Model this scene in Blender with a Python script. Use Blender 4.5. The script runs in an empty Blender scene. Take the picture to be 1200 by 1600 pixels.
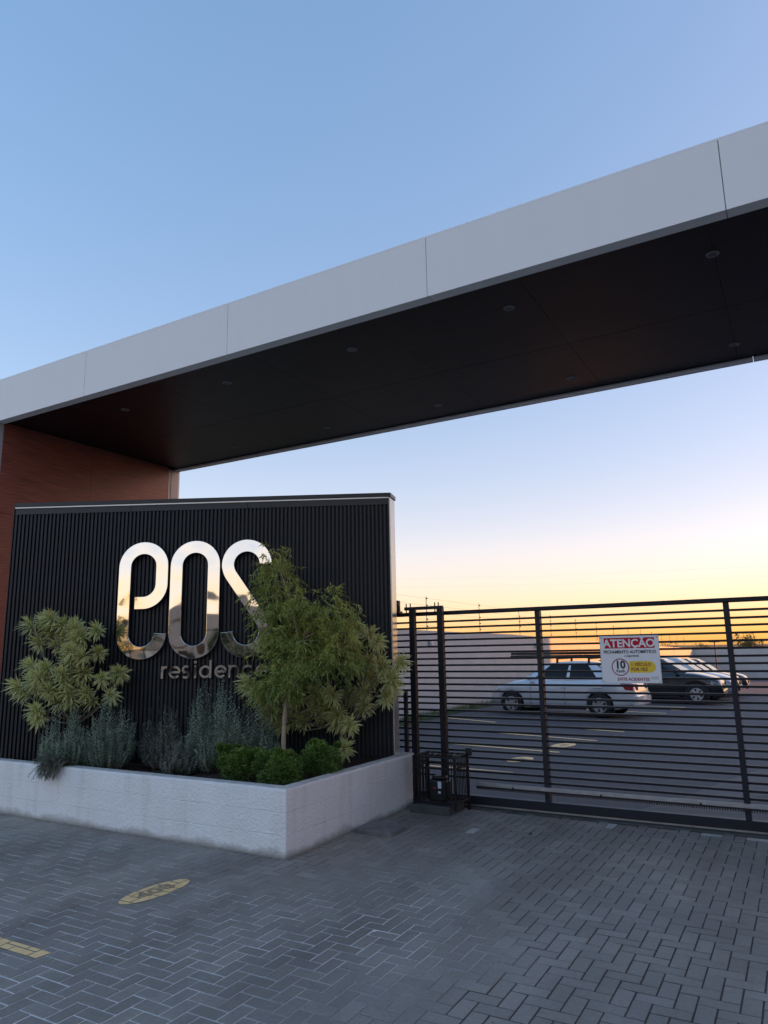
import bpy, bmesh, math, random
import numpy as np
from mathutils import Matrix, Vector
random.seed(7); rng = np.random.default_rng(7)
sc = bpy.context.scene
C = sc.collection
PI = math.pi

# ------------------------------------------------------------------ camera
cam_d = bpy.data.cameras.new('camera'); cam = bpy.data.objects.new('camera', cam_d); C.objects.link(cam)
CR, CU, CF = Vector((.8645, .5024, -.0182)), Vector((.1110, -.1556, .9816)), Vector((-.4903, .8505, .1903))
CAMZ = 1.85
cam.matrix_world = Matrix(((CR.x, CU.x, -CF.x, 0), (CR.y, CU.y, -CF.y, 0), (CR.z, CU.z, -CF.z, CAMZ), (0, 0, 0, 1)))
cam_d.sensor_fit = 'HORIZONTAL'; cam_d.sensor_width = 36; cam_d.lens = 33.36; cam_d.clip_end = 6000; cam_d.clip_start = .05
sc.camera = cam
# ------------------------------------------------------------------ sky, sun, exposure
SUN_AZ, SUN_EL = math.radians(62), math.radians(7)
world = bpy.data.worlds.new('World'); sc.world = world; world.use_nodes = True
wn = world.node_tree; bg = wn.nodes['Background']
sky = wn.nodes.new('ShaderNodeTexSky'); sky.sky_type = 'NISHITA'; sky.sun_disc = False
sky.sun_elevation = SUN_EL; sky.sun_rotation = SUN_AZ
sky.dust_density = 1.3; sky.ozone_density = 1.8; sky.air_density = 1.0
hs = wn.nodes.new('ShaderNodeHueSaturation'); hs.inputs['Saturation'].default_value = 1.86
tint = wn.nodes.new('ShaderNodeMix'); tint.data_type = 'RGBA'; tint.blend_type = 'MULTIPLY'; tint.inputs[0].default_value = 1
tint.inputs[7].default_value = (1.43, .972, .99, 1)
gam = wn.nodes.new('ShaderNodeGamma'); gam.inputs[1].default_value = .5
wn.links.new(sky.outputs[0], gam.inputs[0]); wn.links.new(gam.outputs[0], hs.inputs['Color']); wn.links.new(hs.outputs[0], tint.inputs[6]); wn.links.new(tint.outputs[2], bg.inputs[0])
bg.inputs[1].default_value = .15
sun_d = bpy.data.lights.new('sun', 'SUN'); sun = bpy.data.objects.new('sun', sun_d); C.objects.link(sun)
sun_d.energy = 2.2; sun_d.color = (1, .30, .025); sun_d.angle = math.radians(.6)
sdir = Vector((math.sin(SUN_AZ) * math.cos(SUN_EL), math.cos(SUN_AZ) * math.cos(SUN_EL), math.sin(SUN_EL)))
sun.rotation_euler = sdir.to_track_quat('Z', 'Y').to_euler()
sc.view_settings.view_transform = 'Standard'; sc.view_settings.look = 'None'; sc.view_settings.gamma = 1
sc.view_settings.use_curve_mapping = False; sc.view_settings.exposure = 2.06

# ------------------------------------------------------------------ helpers
def tag(o, label=None, cat=None, group=None, kind=None):
    if label: o['label'] = label
    if cat: o['category'] = cat
    if group: o['group'] = group
    if kind: o['kind'] = kind
    return o
def empty(name, loc=(0, 0, 0), rz=0, **k):
    o = bpy.data.objects.new(name, None); C.objects.link(o); o.location = loc; o.rotation_euler = (0, 0, rz); o.empty_display_size = .2
    return tag(o, **k)
def link(name, me, m, parent=None, **k):
    o = bpy.data.objects.new(name, me); C.objects.link(o)
    if m is not None and not me.materials:
        for q in (m if isinstance(m, (list, tuple)) else [m]): me.materials.append(q)
    if parent is not None: o.parent = parent
    return tag(o, **k)
class MB:
    """collects vertices and faces, then links them as one mesh object"""
    def __init__(s): s.v = []; s.f = []; s.mi = []; s.att = None; s.sm = False
    def add(s, vs, fs, mi=0):
        b = len(s.v); s.v += [tuple(v) for v in vs]; s.f += [tuple(b + i for i in f) for f in fs]; s.mi += [mi] * len(fs)
    def box(s, x0, x1, y0, y1, z0, z1, mi=0):
        s.add([(x0, y0, z0), (x1, y0, z0), (x1, y1, z0), (x0, y1, z0), (x0, y0, z1), (x1, y0, z1), (x1, y1, z1), (x0, y1, z1)],
              [(3, 2, 1, 0), (4, 5, 6, 7), (0, 1, 5, 4), (1, 2, 6, 5), (2, 3, 7, 6), (3, 0, 4, 7)], mi); return s
    def quad(s, a, b, c, d, mi=0): s.add([a, b, c, d], [(0, 1, 2, 3)], mi); return s
    def tube(s, pts, rad, n=8, cap=True, mi=0):
        pts = [Vector(p) for p in pts]
        rad = rad if isinstance(rad, (list, tuple)) else [rad] * len(pts)
        b = len(s.v); prev = None
        for i, p in enumerate(pts):
            t = (pts[min(i + 1, len(pts) - 1)] - pts[max(i - 1, 0)]).normalized()
            if prev is None:
                a = t.cross(Vector((0, 0, 1))) if abs(t.z) < .95 else t.cross(Vector((1, 0, 0)))
            else: a = prev - t * prev.dot(t)
            a.normalize(); prev = a; c = t.cross(a)
            for k in range(n):
                q = p + (a * math.cos(2 * PI * k / n) + c * math.sin(2 * PI * k / n)) * rad[i]; s.v.append(tuple(q))
        for i in range(len(pts) - 1):
            for k in range(n):
                s.f.append((b + i * n + k, b + i * n + (k + 1) % n, b + (i + 1) * n + (k + 1) % n, b + (i + 1) * n + k)); s.mi.append(mi)
        if cap:
            s.f.append(tuple(b + k for k in reversed(range(n)))); s.mi.append(mi)
            e = b + (len(pts) - 1) * n; s.f.append(tuple(e + k for k in range(n))); s.mi.append(mi)
        return s
    def lathe(s, prof, n=20, axis='z', c=(0, 0, 0), mi=0):
        b = len(s.v)
        for (r, h) in prof:
            for k in range(n):
                u, w = r * math.cos(2 * PI * k / n), r * math.sin(2 * PI * k / n)
                p = (u, w, h) if axis == 'z' else ((u, h, w) if axis == 'y' else (h, u, w))
                s.v.append((p[0] + c[0], p[1] + c[1], p[2] + c[2]))
        for i in range(len(prof) - 1):
            for k in range(n):
                s.f.append((b + i * n + k, b + i * n + (k + 1) % n, b + (i + 1) * n + (k + 1) % n, b + (i + 1) * n + k)); s.mi.append(mi)
        s.f.append(tuple(b + k for k in reversed(range(n)))); s.mi.append(mi)
        e = b + (len(prof) - 1) * n; s.f.append(tuple(e + k for k in range(n))); s.mi.append(mi)
        return s
    def mesh(s, name='m', smooth=False, fix=True):
        me = bpy.data.meshes.new(name); me.from_pydata(s.v, [], s.f); me.update()
        if any(s.mi): me.polygons.foreach_set('material_index', s.mi)
        if fix:
            bm = bmesh.new(); bm.from_mesh(me); bmesh.ops.recalc_face_normals(bm, faces=bm.faces); bm.to_mesh(me); bm.free()
        if smooth: me.polygons.foreach_set('use_smooth', [True] * len(me.polygons))
        return me
    def build(s, name, m, parent=None, smooth=False, bevel=0, fix=True, **k):
        o = link(name, s.mesh(name, smooth, fix), m, parent, **k)
        if bevel:
            md = o.modifiers.new('bevel', 'BEVEL'); md.width = bevel; md.segments = 2; md.limit_method = 'ANGLE'; md.angle_limit = .6
        return o
def copy_tree(o, parent=None):
    c = o.copy(); C.objects.link(c)
    if parent is not None: c.parent = parent
    for ch in o.children: copy_tree(ch, c)
    return c

# ------------------------------------------------------------------ materials
MATS = {}
def mat(name, col, rough=.6, metal=0, var=0, vscale=6, bump=0, bscale=60, spec=.5, coat=0, col2=None, detail=6, stretch=None, trans=0):
    m = bpy.data.materials.new(name); m.use_nodes = True; nt = m.node_tree; p = nt.nodes['Principled BSDF']; N = nt.nodes.new; L = nt.links.new
    p.inputs['Base Color'].default_value = (*col, 1); p.inputs['Roughness'].default_value = rough; p.inputs['Metallic'].default_value = metal
    p.inputs['Specular IOR Level'].default_value = spec; p.inputs['Coat Weight'].default_value = coat
    if trans: p.inputs['Transmission Weight'].default_value = trans
    tc = N('ShaderNodeTexCoord'); vec = tc.outputs['Object']
    if stretch:
        mp = N('ShaderNodeMapping'); mp.inputs['Scale'].default_value = stretch; L(vec, mp.inputs[0]); vec = mp.outputs[0]
    if var or col2:
        n = N('ShaderNodeTexNoise'); n.inputs['Scale'].default_value = vscale; n.inputs['Detail'].default_value = detail; n.inputs['Roughness'].default_value = .6; L(vec, n.inputs['Vector'])
        r = N('ShaderNodeValToRGB'); c2 = col2 or tuple(c * (1 - var) for c in col)
        r.color_ramp.elements[0].position = .32; r.color_ramp.elements[1].position = .68
        r.color_ramp.elements[0].color = (*c2, 1); r.color_ramp.elements[1].color = (*(col if col2 else tuple(min(1, c * (1 + var)) for c in col)), 1)
        L(n.outputs['Fac'], r.inputs[0]); L(r.outputs[0], p.inputs['Base Color'])
        mr = N('ShaderNodeMapRange'); mr.inputs[3].default_value = max(.02, rough - .1); mr.inputs[4].default_value = min(1, rough + .1); L(n.outputs['Fac'], mr.inputs[0]); L(mr.outputs[0], p.inputs['Roughness'])
    if bump:
        n2 = N('ShaderNodeTexNoise'); n2.inputs['Scale'].default_value = bscale; n2.inputs['Detail'].default_value = 8; L(vec, n2.inputs['Vector'])
        b = N('ShaderNodeBump'); b.inputs['Strength'].default_value = bump; b.inputs['Distance'].default_value = .02; L(n2.outputs['Fac'], b.inputs['Height']); L(b.outputs[0], p.inputs['Normal'])
    MATS[name] = m; return m
M = {}
M['fascia'] = mat('grey composite panel', (.93, .91, .885), .40, var=.012, vscale=2.2, bump=.05, bscale=1.6, stretch=(2.2, 2.2, .35))
M['fascia_lip'] = mat('grey panel return', (.16, .17, .18), .5)
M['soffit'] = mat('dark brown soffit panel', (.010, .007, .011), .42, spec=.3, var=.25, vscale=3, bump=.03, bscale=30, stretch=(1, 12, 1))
M['wood'] = mat('red brown wood cladding', (.36, .105, .072), .42, col2=(.13, .040, .032), vscale=4, bump=.05, bscale=18, stretch=(1, .55, 16), detail=8)
M['strip'] = mat('grey edge trim', (.42, .42, .43), .4)
M['rib'] = mat('charcoal metal rib', (.020, .022, .027), .42, var=.15, vscale=3, spec=.4)
M['back'] = mat('black backing sheet', (.010, .010, .012), .6)
M['band'] = mat('charcoal top band', (.030, .031, .034), .4, var=.1, vscale=2)
M['trimline'] = mat('pale metal trim', (.75, .72, .66), .35, metal=.6)
M['endpanel'] = mat('satin end panel', (.62, .60, .56), .28, metal=.55)
M['white'] = None
M['soil'] = mat('dark soil', (.050, .032, .022), .95, var=.5, vscale=18, bump=.9, bscale=50)
M['coping'] = mat('pale coping edge', (.62, .60, .56), .8, var=.15, vscale=8, bump=.2, bscale=90)
M['gate'] = mat('black gate paint', (.010, .011, .015), .5, var=.15, spec=.3, vscale=4)
M['gatepost'] = mat('charcoal gate post paint', (.018, .020, .028), .5, var=.15, spec=.3, vscale=4)
M['galv'] = mat('galvanised steel', (.42, .43, .44), .45, metal=.7, var=.15, vscale=12)
M['black'] = mat('black plastic', (.012, .012, .014), .4)
M['concrete'] = mat('dirty concrete', (.20, .19, .18), .85, var=.3, vscale=7, bump=.4, bscale=70)
M['dconcrete'] = mat('dark weathered concrete', (.085, .082, .078), .85, var=.3, vscale=7, bump=.4, bscale=70)
M['label'] = mat('white label', (.75, .75, .75), .5)
M['redpaint'] = mat('red print', (.60, .008, .025), .75)
M['dredpaint'] = mat('dark red print', (.36, .02, .05), .5)
M['signwhite'] = mat('white sign sheet', (.90, .89, .90), .4)
M['signyellow'] = mat('yellow print', (.95, .66, .03), .45)
M['ink'] = mat('black print', (.02, .02, .025), .5)
M['greyink'] = mat('grey print', (.45, .45, .47), .5)
M['yellow'] = mat('worn road paint', (.95, .64, .30), .75, var=.12, vscale=14, bump=.15, bscale=120)
M['asphalt'] = mat('asphalt', (.085, .086, .090), .78, col2=(.060, .061, .066), vscale=.5, bump=.35, bscale=140)
M['kerb'] = mat('kerb concrete', (.30, .29, .27), .85, var=.2, vscale=6, bump=.3)
M['perimeter'] = mat('grey painted render', (.44, .48, .48), .8, var=.07, vscale=1.5, bump=.15, bscale=40)
M['ground'] = mat('dry grass ground', (.13, .11, .05), .95, col2=(.07, .075, .03), vscale=.6, bump=.4, bscale=6)
M['glass'] = mat('dark car glass', (.008, .010, .012), .08, spec=.28)
M['tyre'] = mat('tyre rubber', (.014, .014, .015), .75)
M['alloy'] = mat('wheel alloy', (.55, .55, .56), .3, metal=.7)
M['lampred'] = mat('red lamp plastic', (.35, .012, .02), .15, coat=.6)
M['lampclear'] = mat('clear lamp plastic', (.65, .66, .68), .12, metal=.5)
M['chrome'] = mat('chrome', (.75, .75, .76), .12, metal=1)
M['bark'] = mat('pale smooth bark', (.50, .39, .27), .8, var=.25, vscale=30, bump=.3, bscale=80)
M['dbark'] = mat('dark bark', (.07, .05, .035), .9, var=.3, vscale=12, bump=.5, bscale=40)
M['twig'] = mat('grey green cane', (.17, .15, .10), .8, var=.2, vscale=20)
M['housewall'] = mat('cream house wall', (.55, .50, .42), .8, var=.08, vscale=2)
M['rooftile'] = mat('terracotta roof', (.26, .19, .13), .8, var=.3, vscale=5, bump=.3)
M['window'] = mat('window glass', (.02, .025, .03), .08)

def mirror_mat():
    m = bpy.data.materials.new('polished steel'); m.use_nodes = True; nt = m.node_tree; p = nt.nodes['Principled BSDF']; N = nt.nodes.new; L = nt.links.new
    p.inputs['Base Color'].default_value = (.96, .93, .88, 1); p.inputs['Metallic'].default_value = 1; p.inputs['Roughness'].default_value = .035
    tc = N('ShaderNodeTexCoord'); n = N('ShaderNodeTexNoise'); n.inputs['Scale'].default_value = 2.6; n.inputs['Detail'].default_value = 1.0
    b = N('ShaderNodeBump'); b.inputs['Strength'].default_value = .30; b.inputs['Distance'].default_value = .03
    L(tc.outputs['Object'], n.inputs['Vector']); L(n.outputs['Fac'], b.inputs['Height']); L(b.outputs[0], p.inputs['Normal']); return m
M['mirror'] = mirror_mat()

def white_mat():
    m = mat('white textured masonry paint', (.74, .75, .76), .75); nt = m.node_tree; p = nt.nodes['Principled BSDF']; N = nt.nodes.new; L = nt.links.new
    geo = N('ShaderNodeNewGeometry'); sx = N('ShaderNodeSeparateXYZ'); L(geo.outputs['Position'], sx.inputs[0])
    n = N('ShaderNodeTexNoise'); n.inputs['Scale'].default_value = 2.2; n.inputs['Detail'].default_value = 9; n.inputs['Roughness'].default_value = .7; L(geo.outputs['Position'], n.inputs['Vector'])
    # splash dirt near the paving: low z + noise
    ma = N('ShaderNodeMath'); ma.operation = 'MULTIPLY_ADD'; ma.inputs[1].default_value = .30; ma.inputs[2].default_value = -.07; L(n.outputs['Fac'], ma.inputs[0])
    lt = N('ShaderNodeMapRange'); lt.inputs[3].default_value = 1; lt.inputs[4].default_value = 0; L(sx.outputs['Z'], lt.inputs[0]); lt.inputs[1].default_value = 0; L(ma.outputs[0], lt.inputs[2])
    mul = N('ShaderNodeMath'); mul.operation = 'MULTIPLY'; mul.inputs[1].default_value = .9; L(lt.outputs[0], mul.inputs[0])
    r = N('ShaderNodeValToRGB'); r.color_ramp.elements[0].position = .3; r.color_ramp.elements[1].position = .62
    r.color_ramp.elements[0].color = (.86, .85, .83, 1); r.color_ramp.elements[1].color = (.94, .93, .91, 1); L(n.outputs['Fac'], r.inputs[0])
    mx = N('ShaderNodeMix'); mx.data_type = 'RGBA'; mx.inputs[7].default_value = (.22, .20, .16, 1); L(mul.outputs[0], mx.inputs[0]); L(r.outputs[0], mx.inputs[6])
    mp = N('ShaderNodeMapping'); mp.inputs['Scale'].default_value = (5, 5, .5); L(geo.outputs['Position'], mp.inputs[0])
    ns = N('ShaderNodeTexNoise'); ns.inputs['Scale'].default_value = 1.6; ns.inputs['Detail'].default_value = 7; L(mp.outputs[0], ns.inputs['Vector'])
    r4 = N('ShaderNodeValToRGB'); r4.color_ramp.elements[0].position = .36; r4.color_ramp.elements[0].color = (.94, .93, .91, 1); r4.color_ramp.elements[1].position = .5; r4.color_ramp.elements[1].color = (1, 1, 1, 1); L(ns.outputs['Fac'], r4.inputs[0])
    mxs = N('ShaderNodeMix'); mxs.data_type = 'RGBA'; mxs.blend_type = 'MULTIPLY'; mxs.inputs[0].default_value = 1; L(mx.outputs[2], mxs.inputs[6]); L(r4.outputs[0], mxs.inputs[7]); L(mxs.outputs[2], p.inputs['Base Color'])
    n2 = N('ShaderNodeTexNoise'); n2.inputs['Scale'].default_value = 42; n2.inputs['Detail'].default_value = 6; L(geo.outputs['Position'], n2.inputs['Vector'])
    # faint course joints every 0.2 m
    md = N('ShaderNodeMath'); md.operation = 'PINGPONG'; md.inputs[1].default_value = .1
    w1 = N('ShaderNodeMath'); w1.operation = 'MULTIPLY_ADD'; w1.inputs[1].default_value = .012; L(n.outputs['Fac'], w1.inputs[0]); L(sx.outputs['Z'], w1.inputs[2]); L(w1.outputs[0], md.inputs[0])
    mj = N('ShaderNodeMapRange'); mj.inputs[1].default_value = 0; mj.inputs[2].default_value = .007; mj.inputs[3].default_value = -.25; mj.inputs[4].default_value = 0; L(md.outputs[0], mj.inputs[0])
    ad = N('ShaderNodeMath'); ad.operation = 'ADD'; L(mj.outputs[0], ad.inputs[0]); L(n2.outputs['Fac'], ad.inputs[1])
    b = N('ShaderNodeBump'); b.inputs['Strength'].default_value = .8; b.inputs['Distance'].default_value = .016; L(ad.outputs[0], b.inputs['Height']); L(b.outputs[0], p.inputs['Normal'])
    return m
M['white'] = white_mat()

def paver_mat():
    m = bpy.data.materials.new('grey concrete paver'); m.use_nodes = True; nt = m.node_tree; p = nt.nodes['Principled BSDF']; N = nt.nodes.new; L = nt.links.new
    at = N('ShaderNodeAttribute'); at.attribute_name = 'rnd'
    geo = N('ShaderNodeNewGeometry')
    n = N('ShaderNodeTexNoise'); n.inputs['Scale'].default_value = .8; n.inputs['Detail'].default_value = 5; L(geo.outputs['Position'], n.inputs['Vector'])
    nf = N('ShaderNodeTexNoise'); nf.inputs['Scale'].default_value = 38; nf.inputs['Detail'].default_value = 8; nf.inputs['Roughness'].default_value = .7; L(geo.outputs['Position'], nf.inputs['Vector'])
    r = N('ShaderNodeValToRGB'); e = r.color_ramp.elements; e[0].position = 0; e[0].color = (.285, .264, .231, 1); e[1].position = .92; e[1].color = (.36, .33, .288, 1)
    q = e.new(.6); q.color = (.318, .292, .256, 1); q = e.new(1.0); q.color = (.60, .58, .54, 1)
    L(at.outputs['Fac'], r.inputs[0])
    r2 = N('ShaderNodeValToRGB'); r2.color_ramp.elements[0].position = .35; r2.color_ramp.elements[0].color = (.78, .78, .79, 1); r2.color_ramp.elements[1].position = .7; r2.color_ramp.elements[1].color = (1.1, 1.08, 1.05, 1); L(n.outputs['Fac'], r2.inputs[0])
    mx = N('ShaderNodeMix'); mx.data_type = 'RGBA'; mx.blend_type = 'MULTIPLY'; mx.inputs[0].default_value = 1; L(r.outputs[0], mx.inputs[6]); L(r2.outputs[0], mx.inputs[7])
    r3 = N('ShaderNodeValToRGB'); r3.color_ramp.elements[0].position = .3; r3.color_ramp.elements[0].color = (.78, .78, .78, 1); r3.color_ramp.elements[1].position = .75; r3.color_ramp.elements[1].color = (1.15, 1.15, 1.15, 1); L(nf.outputs['Fac'], r3.inputs[0])
    mx2 = N('ShaderNodeMix'); mx2.data_type = 'RGBA'; mx2.blend_type = 'MULTIPLY'; mx2.inputs[0].default_value = 1; L(mx.outputs[2], mx2.inputs[6]); L(r3.outputs[0], mx2.inputs[7]); mp = N('ShaderNodeMapping'); mp.inputs['Scale'].default_value = (1.5, .22, 1); L(geo.outputs['Position'], mp.inputs[0])
    ns = N('ShaderNodeTexNoise'); ns.inputs['Scale'].default_value = 1.3; ns.inputs['Detail'].default_value = 6; L(mp.outputs[0], ns.inputs['Vector'])
    r4 = N('ShaderNodeValToRGB'); r4.color_ramp.elements[0].position = .38; r4.color_ramp.elements[0].color = (.84, .83, .82, 1); r4.color_ramp.elements[1].position = .6; r4.color_ramp.elements[1].color = (1.06, 1.06, 1.06, 1); L(ns.outputs['Fac'], r4.inputs[0])
    mx3 = N('ShaderNodeMix'); mx3.data_type = 'RGBA'; mx3.blend_type = 'MULTIPLY'; mx3.inputs[0].default_value = 1; L(mx2.outputs[2], mx3.inputs[6]); L(r4.outputs[0], mx3.inputs[7]); L(mx3.outputs[2], p.inputs['Base Color'])
    p.inputs['Roughness'].default_value = .58
    b = N('ShaderNodeBump'); b.inputs['Strength'].default_value = .4; b.inputs['Distance'].default_value = .006; L(nf.outputs['Fac'], b.inputs['Height']); L(b.outputs[0], p.inputs['Normal'])
    return m
M['paver'] = paver_mat()
def joint_mat():
    # pale sand filling in some places, dark organic filling in others
    m = bpy.data.materials.new('joint filling'); m.use_nodes = True; nt = m.node_tree; p = nt.nodes['Principled BSDF']; N = nt.nodes.new; L = nt.links.new
    geo = N('ShaderNodeNewGeometry'); n = N('ShaderNodeTexNoise'); n.inputs['Scale'].default_value = .42; n.inputs['Detail'].default_value = 4; L(geo.outputs['Position'], n.inputs['Vector'])
    sx = N('ShaderNodeSeparateXYZ'); L(geo.outputs['Position'], sx.inputs[0])
    mr = N('ShaderNodeMapRange'); mr.inputs[1].default_value = -2.6; mr.inputs[2].default_value = -.9; mr.inputs[3].default_value = .22; mr.inputs[4].default_value = -.2; L(sx.outputs['X'], mr.inputs[0])
    my = N('ShaderNodeMapRange'); my.inputs[1].default_value = 4.6; my.inputs[2].default_value = 6.2; my.inputs[3].default_value = 0; my.inputs[4].default_value = -.4; L(sx.outputs['Y'], my.inputs[0])
    a = N('ShaderNodeMath'); L(n.outputs['Fac'], a.inputs[0]); L(mr.outputs[0], a.inputs[1]); a2 = N('ShaderNodeMath'); L(a.outputs[0], a2.inputs[0]); L(my.outputs[0], a2.inputs[1])
    r = N('ShaderNodeValToRGB'); e = r.color_ramp.elements; e[0].position = .42; e[0].color = (.055, .052, .048, 1); e[1].position = .66; e[1].color = (.74, .72, .68, 1); L(a2.outputs[0], r.inputs[0]); L(r.outputs[0], p.inputs['Base Color'])
    p.inputs['Roughness'].default_value = .95; return m
M['joint'] = joint_mat()

def leaf_mat(name, c1, c2, edge=None, rough=.45, tr=.25):
    """leaf: colour varies per leaf (attribute rnd); edge colour along the margins (attribute edge)"""
    m = bpy.data.materials.new(name); m.use_nodes = True; nt = m.node_tree; p = nt.nodes['Principled BSDF']; N = nt.nodes.new; L = nt.links.new
    at = N('ShaderNodeAttribute'); at.attribute_name = 'rnd'
    r = N('ShaderNodeValToRGB'); r.color_ramp.elements[0].color = (*c1, 1); r.color_ramp.elements[1].color = (*c2, 1); L(at.outputs['Fac'], r.inputs[0]); out = r.outputs[0]
    if edge:
        ae = N('ShaderNodeAttribute'); ae.attribute_name = 'edge'
        mr = N('ShaderNodeMapRange'); mr.inputs[1].default_value = .34; mr.inputs[2].default_value = .52; L(ae.outputs['Fac'], mr.inputs[0])
        mx = N('ShaderNodeMix'); mx.data_type = 'RGBA'; L(mr.outputs[0], mx.inputs[0]); L(out, mx.inputs[6]); mx.inputs[7].default_value = (*edge, 1); out = mx.outputs[2]
    L(out, p.inputs['Base Color']); p.inputs['Roughness'].default_value = rough
    t = N('ShaderNodeBsdfTranslucent'); L(out, t.inputs['Color']); ms = N('ShaderNodeMixShader'); ms.inputs[0].default_value = tr
    L(p.outputs[0], ms.inputs[1]); L(t.outputs[0], ms.inputs[2]); L(ms.outputs[0], nt.nodes['Material Output'].inputs[0]); return m
M['dracaena'] = leaf_mat('variegated leaf', (.27, .31, .075), (.40, .44, .13), (.95, .88, .45), tr=.15)
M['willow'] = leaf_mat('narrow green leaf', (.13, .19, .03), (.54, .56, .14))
M['lavender'] = leaf_mat('grey green needle leaf', (.06, .10, .062), (.46, .54, .40), rough=.6)
M['dryshrub'] = leaf_mat('dull olive needle leaf', (.06, .078, .056), (.36, .37, .30), rough=.6)
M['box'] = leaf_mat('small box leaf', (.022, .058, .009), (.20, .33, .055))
M['tree'] = leaf_mat('street tree leaf', (.045, .075, .020), (.12, .14, .04))
M['grass'] = leaf_mat('lawn blade', (.05, .11, .02), (.12, .19, .05))

# ------------------------------------------------------------------ terrain
LY = [9, 13, 17, 20, 25, 30, 40, 69, 120]; LZ = [0, .09, .17, .16, .05, -.08, -.35, -1.2, -1.4]
def lotz(x, y):
    return float(np.interp(y, LY, LZ)) - .015 * (x + 4) * min(1, max(0, (y - 9) / 3)) * min(1, max(0, (35 - y) / 10))
def sheet(xs, ys, fz):
    b = MB(); nx = len(xs)
    b.v = [(x, y, fz(x, y)) for y in ys for x in xs]
    b.f = [(j * nx + i, j * nx + i + 1, (j + 1) * nx + i + 1, (j + 1) * nx + i) for j in range(len(ys) - 1) for i in range(nx - 1)]; b.mi = [0] * len(b.f)
    return b
GYS = [-3000, -400, -60, -14.2, -13, -5, 8.4, 9, 11, 12, 13, 15, 17, 20, 22, 25, 27.5, 30, 35, 40, 50, 60, 69, 90, 120, 400, 3000]
GXS = [-3000, -300, -60, -20, -14, -8, -4, 0, 6, 16, 40, 300, 3000]
sheet(GXS, GYS, lambda x, y: (lotz(x, y) if y > 9 else 0) - .16).build('ground', M['ground'], kind='structure', fix=False)
lot = sheet([-8.45, -6, -4, -2, 0, 4, 10, 16, 23], [8.46, 9, 10, 11, 12, 13, 14, 15, 16, 17, 18.5, 20, 22, 25, 27.5, 30, 35, 40, 48, 58, 69], lambda x, y: lotz(x, y) if y > 9 else 0).build('parking_lot', M['asphalt'], kind='structure', fix=False)
sheet([-200, -60, -20, 0, 20, 60, 200], [-12.6, -5.2], lambda x, y: -.12).build('road', M['asphalt'], kind='structure', fix=False)
for y0, nm in ((-5.2, 'kerb'), (-12.78, 'kerb')):
    MB().box(-200, 200, y0, y0 + .15, -.15, -.005).build(nm, M['kerb'], bevel=.01, kind='structure')
MB().box(-200, 200, -14.4, -12.79, -.15, -.01).build('pavement', M['concrete'], kind='structure')

PYF0 = 5.5315
# paving of the driveway, 90 degree herringbone
drive = MB(); drive.quad((-16, -5.04, -.0034), (9, -5.04, -.0034), (9, 8.2, -.0034), (-16, 8.2, -.0034))
drive = drive.build('driveway', M['joint'], kind='structure', fix=False)
W = .1014; OX, OY = -1.0004, 5.609 - W; GAP = .0082; CH = .0025
PAVE = []      # (x0,x1,y0,y1)
for i in range(-150, 100):
    for j in range(-106, 28):
        k = (i + j) % 4
        if k == 0: r = (OX + i * W, OX + (i + 2) * W, OY + j * W, OY + (j + 1) * W)
        elif k == 2: r = (OX + i * W, OX + (i + 1) * W, OY + j * W, OY + (j + 2) * W)
        else: continue
        cx, cy = (r[0] + r[1]) / 2, (r[2] + r[3]) / 2
        if r[2] < 8.13 and r[3] > 8.18: r = (r[0], r[1], r[2], 8.182); cy = (r[2] + r[3]) / 2     # cut against the threshold
        if cx < -15.9 or cx > 8.9 or cy < -5 or r[3] > 8.19: continue
        if -9.6 < cx < -4.4 and 5.65 < cy < 8.0 and cy > 5.65: continue
        PAVE.append(r)
def in_frame(x, y):
    d = Vector((x, y, -CAMZ)); w = d.dot(CF)
    if w < .3: return None
    u, v = d.dot(CR) / w, d.dot(CU) / w
    return w if abs(u) < .56 and abs(v) < .74 else None
vis = sorted([(in_frame((r[0] + r[1]) / 2, (r[2] + r[3]) / 2), n) for n, r in enumerate(PAVE) if in_frame((r[0] + r[1]) / 2, (r[2] + r[3]) / 2)])
single = set(n for _, n in vis[:300])
PALE = [(-.55, 8.1), (-.35, 8.1), (-.95, 8.12), (-1.9, 8.05), (-3.2, 7.2)]
def paver_geo(hx, hy, tx=0, ty=0):
    vs = []
    for (a, b, z) in ((hx, hy, -.05), (hx, hy, -CH), (hx - CH, hy - CH, 0)):
        for sx, sy in ((-1, -1), (1, -1), (1, 1), (-1, 1)):
            vs.append((sx * a, sy * b, z + (sx * tx + sy * ty if z > -.04 else 0)))
    fs = [(8, 9, 10, 11)]
    for a in (0, 4):
        for k in range(4): fs.append((a + k, a + (k + 1) % 4, a + 4 + (k + 1) % 4, a + 4 + k))
    return vs, fs
def set_rnd(me, vals):
    at = me.attributes.new('rnd', 'FLOAT', 'POINT'); at.data.foreach_set('value', vals)
variants = {}
for hor in (0, 1):
    for q in range(14):
        b = MB(); hx, hy = ((2 * W - GAP) / 2, (W - GAP) / 2) if hor else ((W - GAP) / 2, (2 * W - GAP) / 2)
        hx -= random.uniform(0, .0012); hy -= random.uniform(0, .0012)
        vs, fs = paver_geo(hx, hy, random.gauss(0, .0006), random.gauss(0, .0006)); b.add(vs, fs); me = b.mesh('paver', fix=False); set_rnd(me, [q / 14 * .93] * len(me.vertices)); me.materials.append(M['paver']); variants[hor, q] = me
bulkv, bulkf, bulkr = [], [], []
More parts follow.
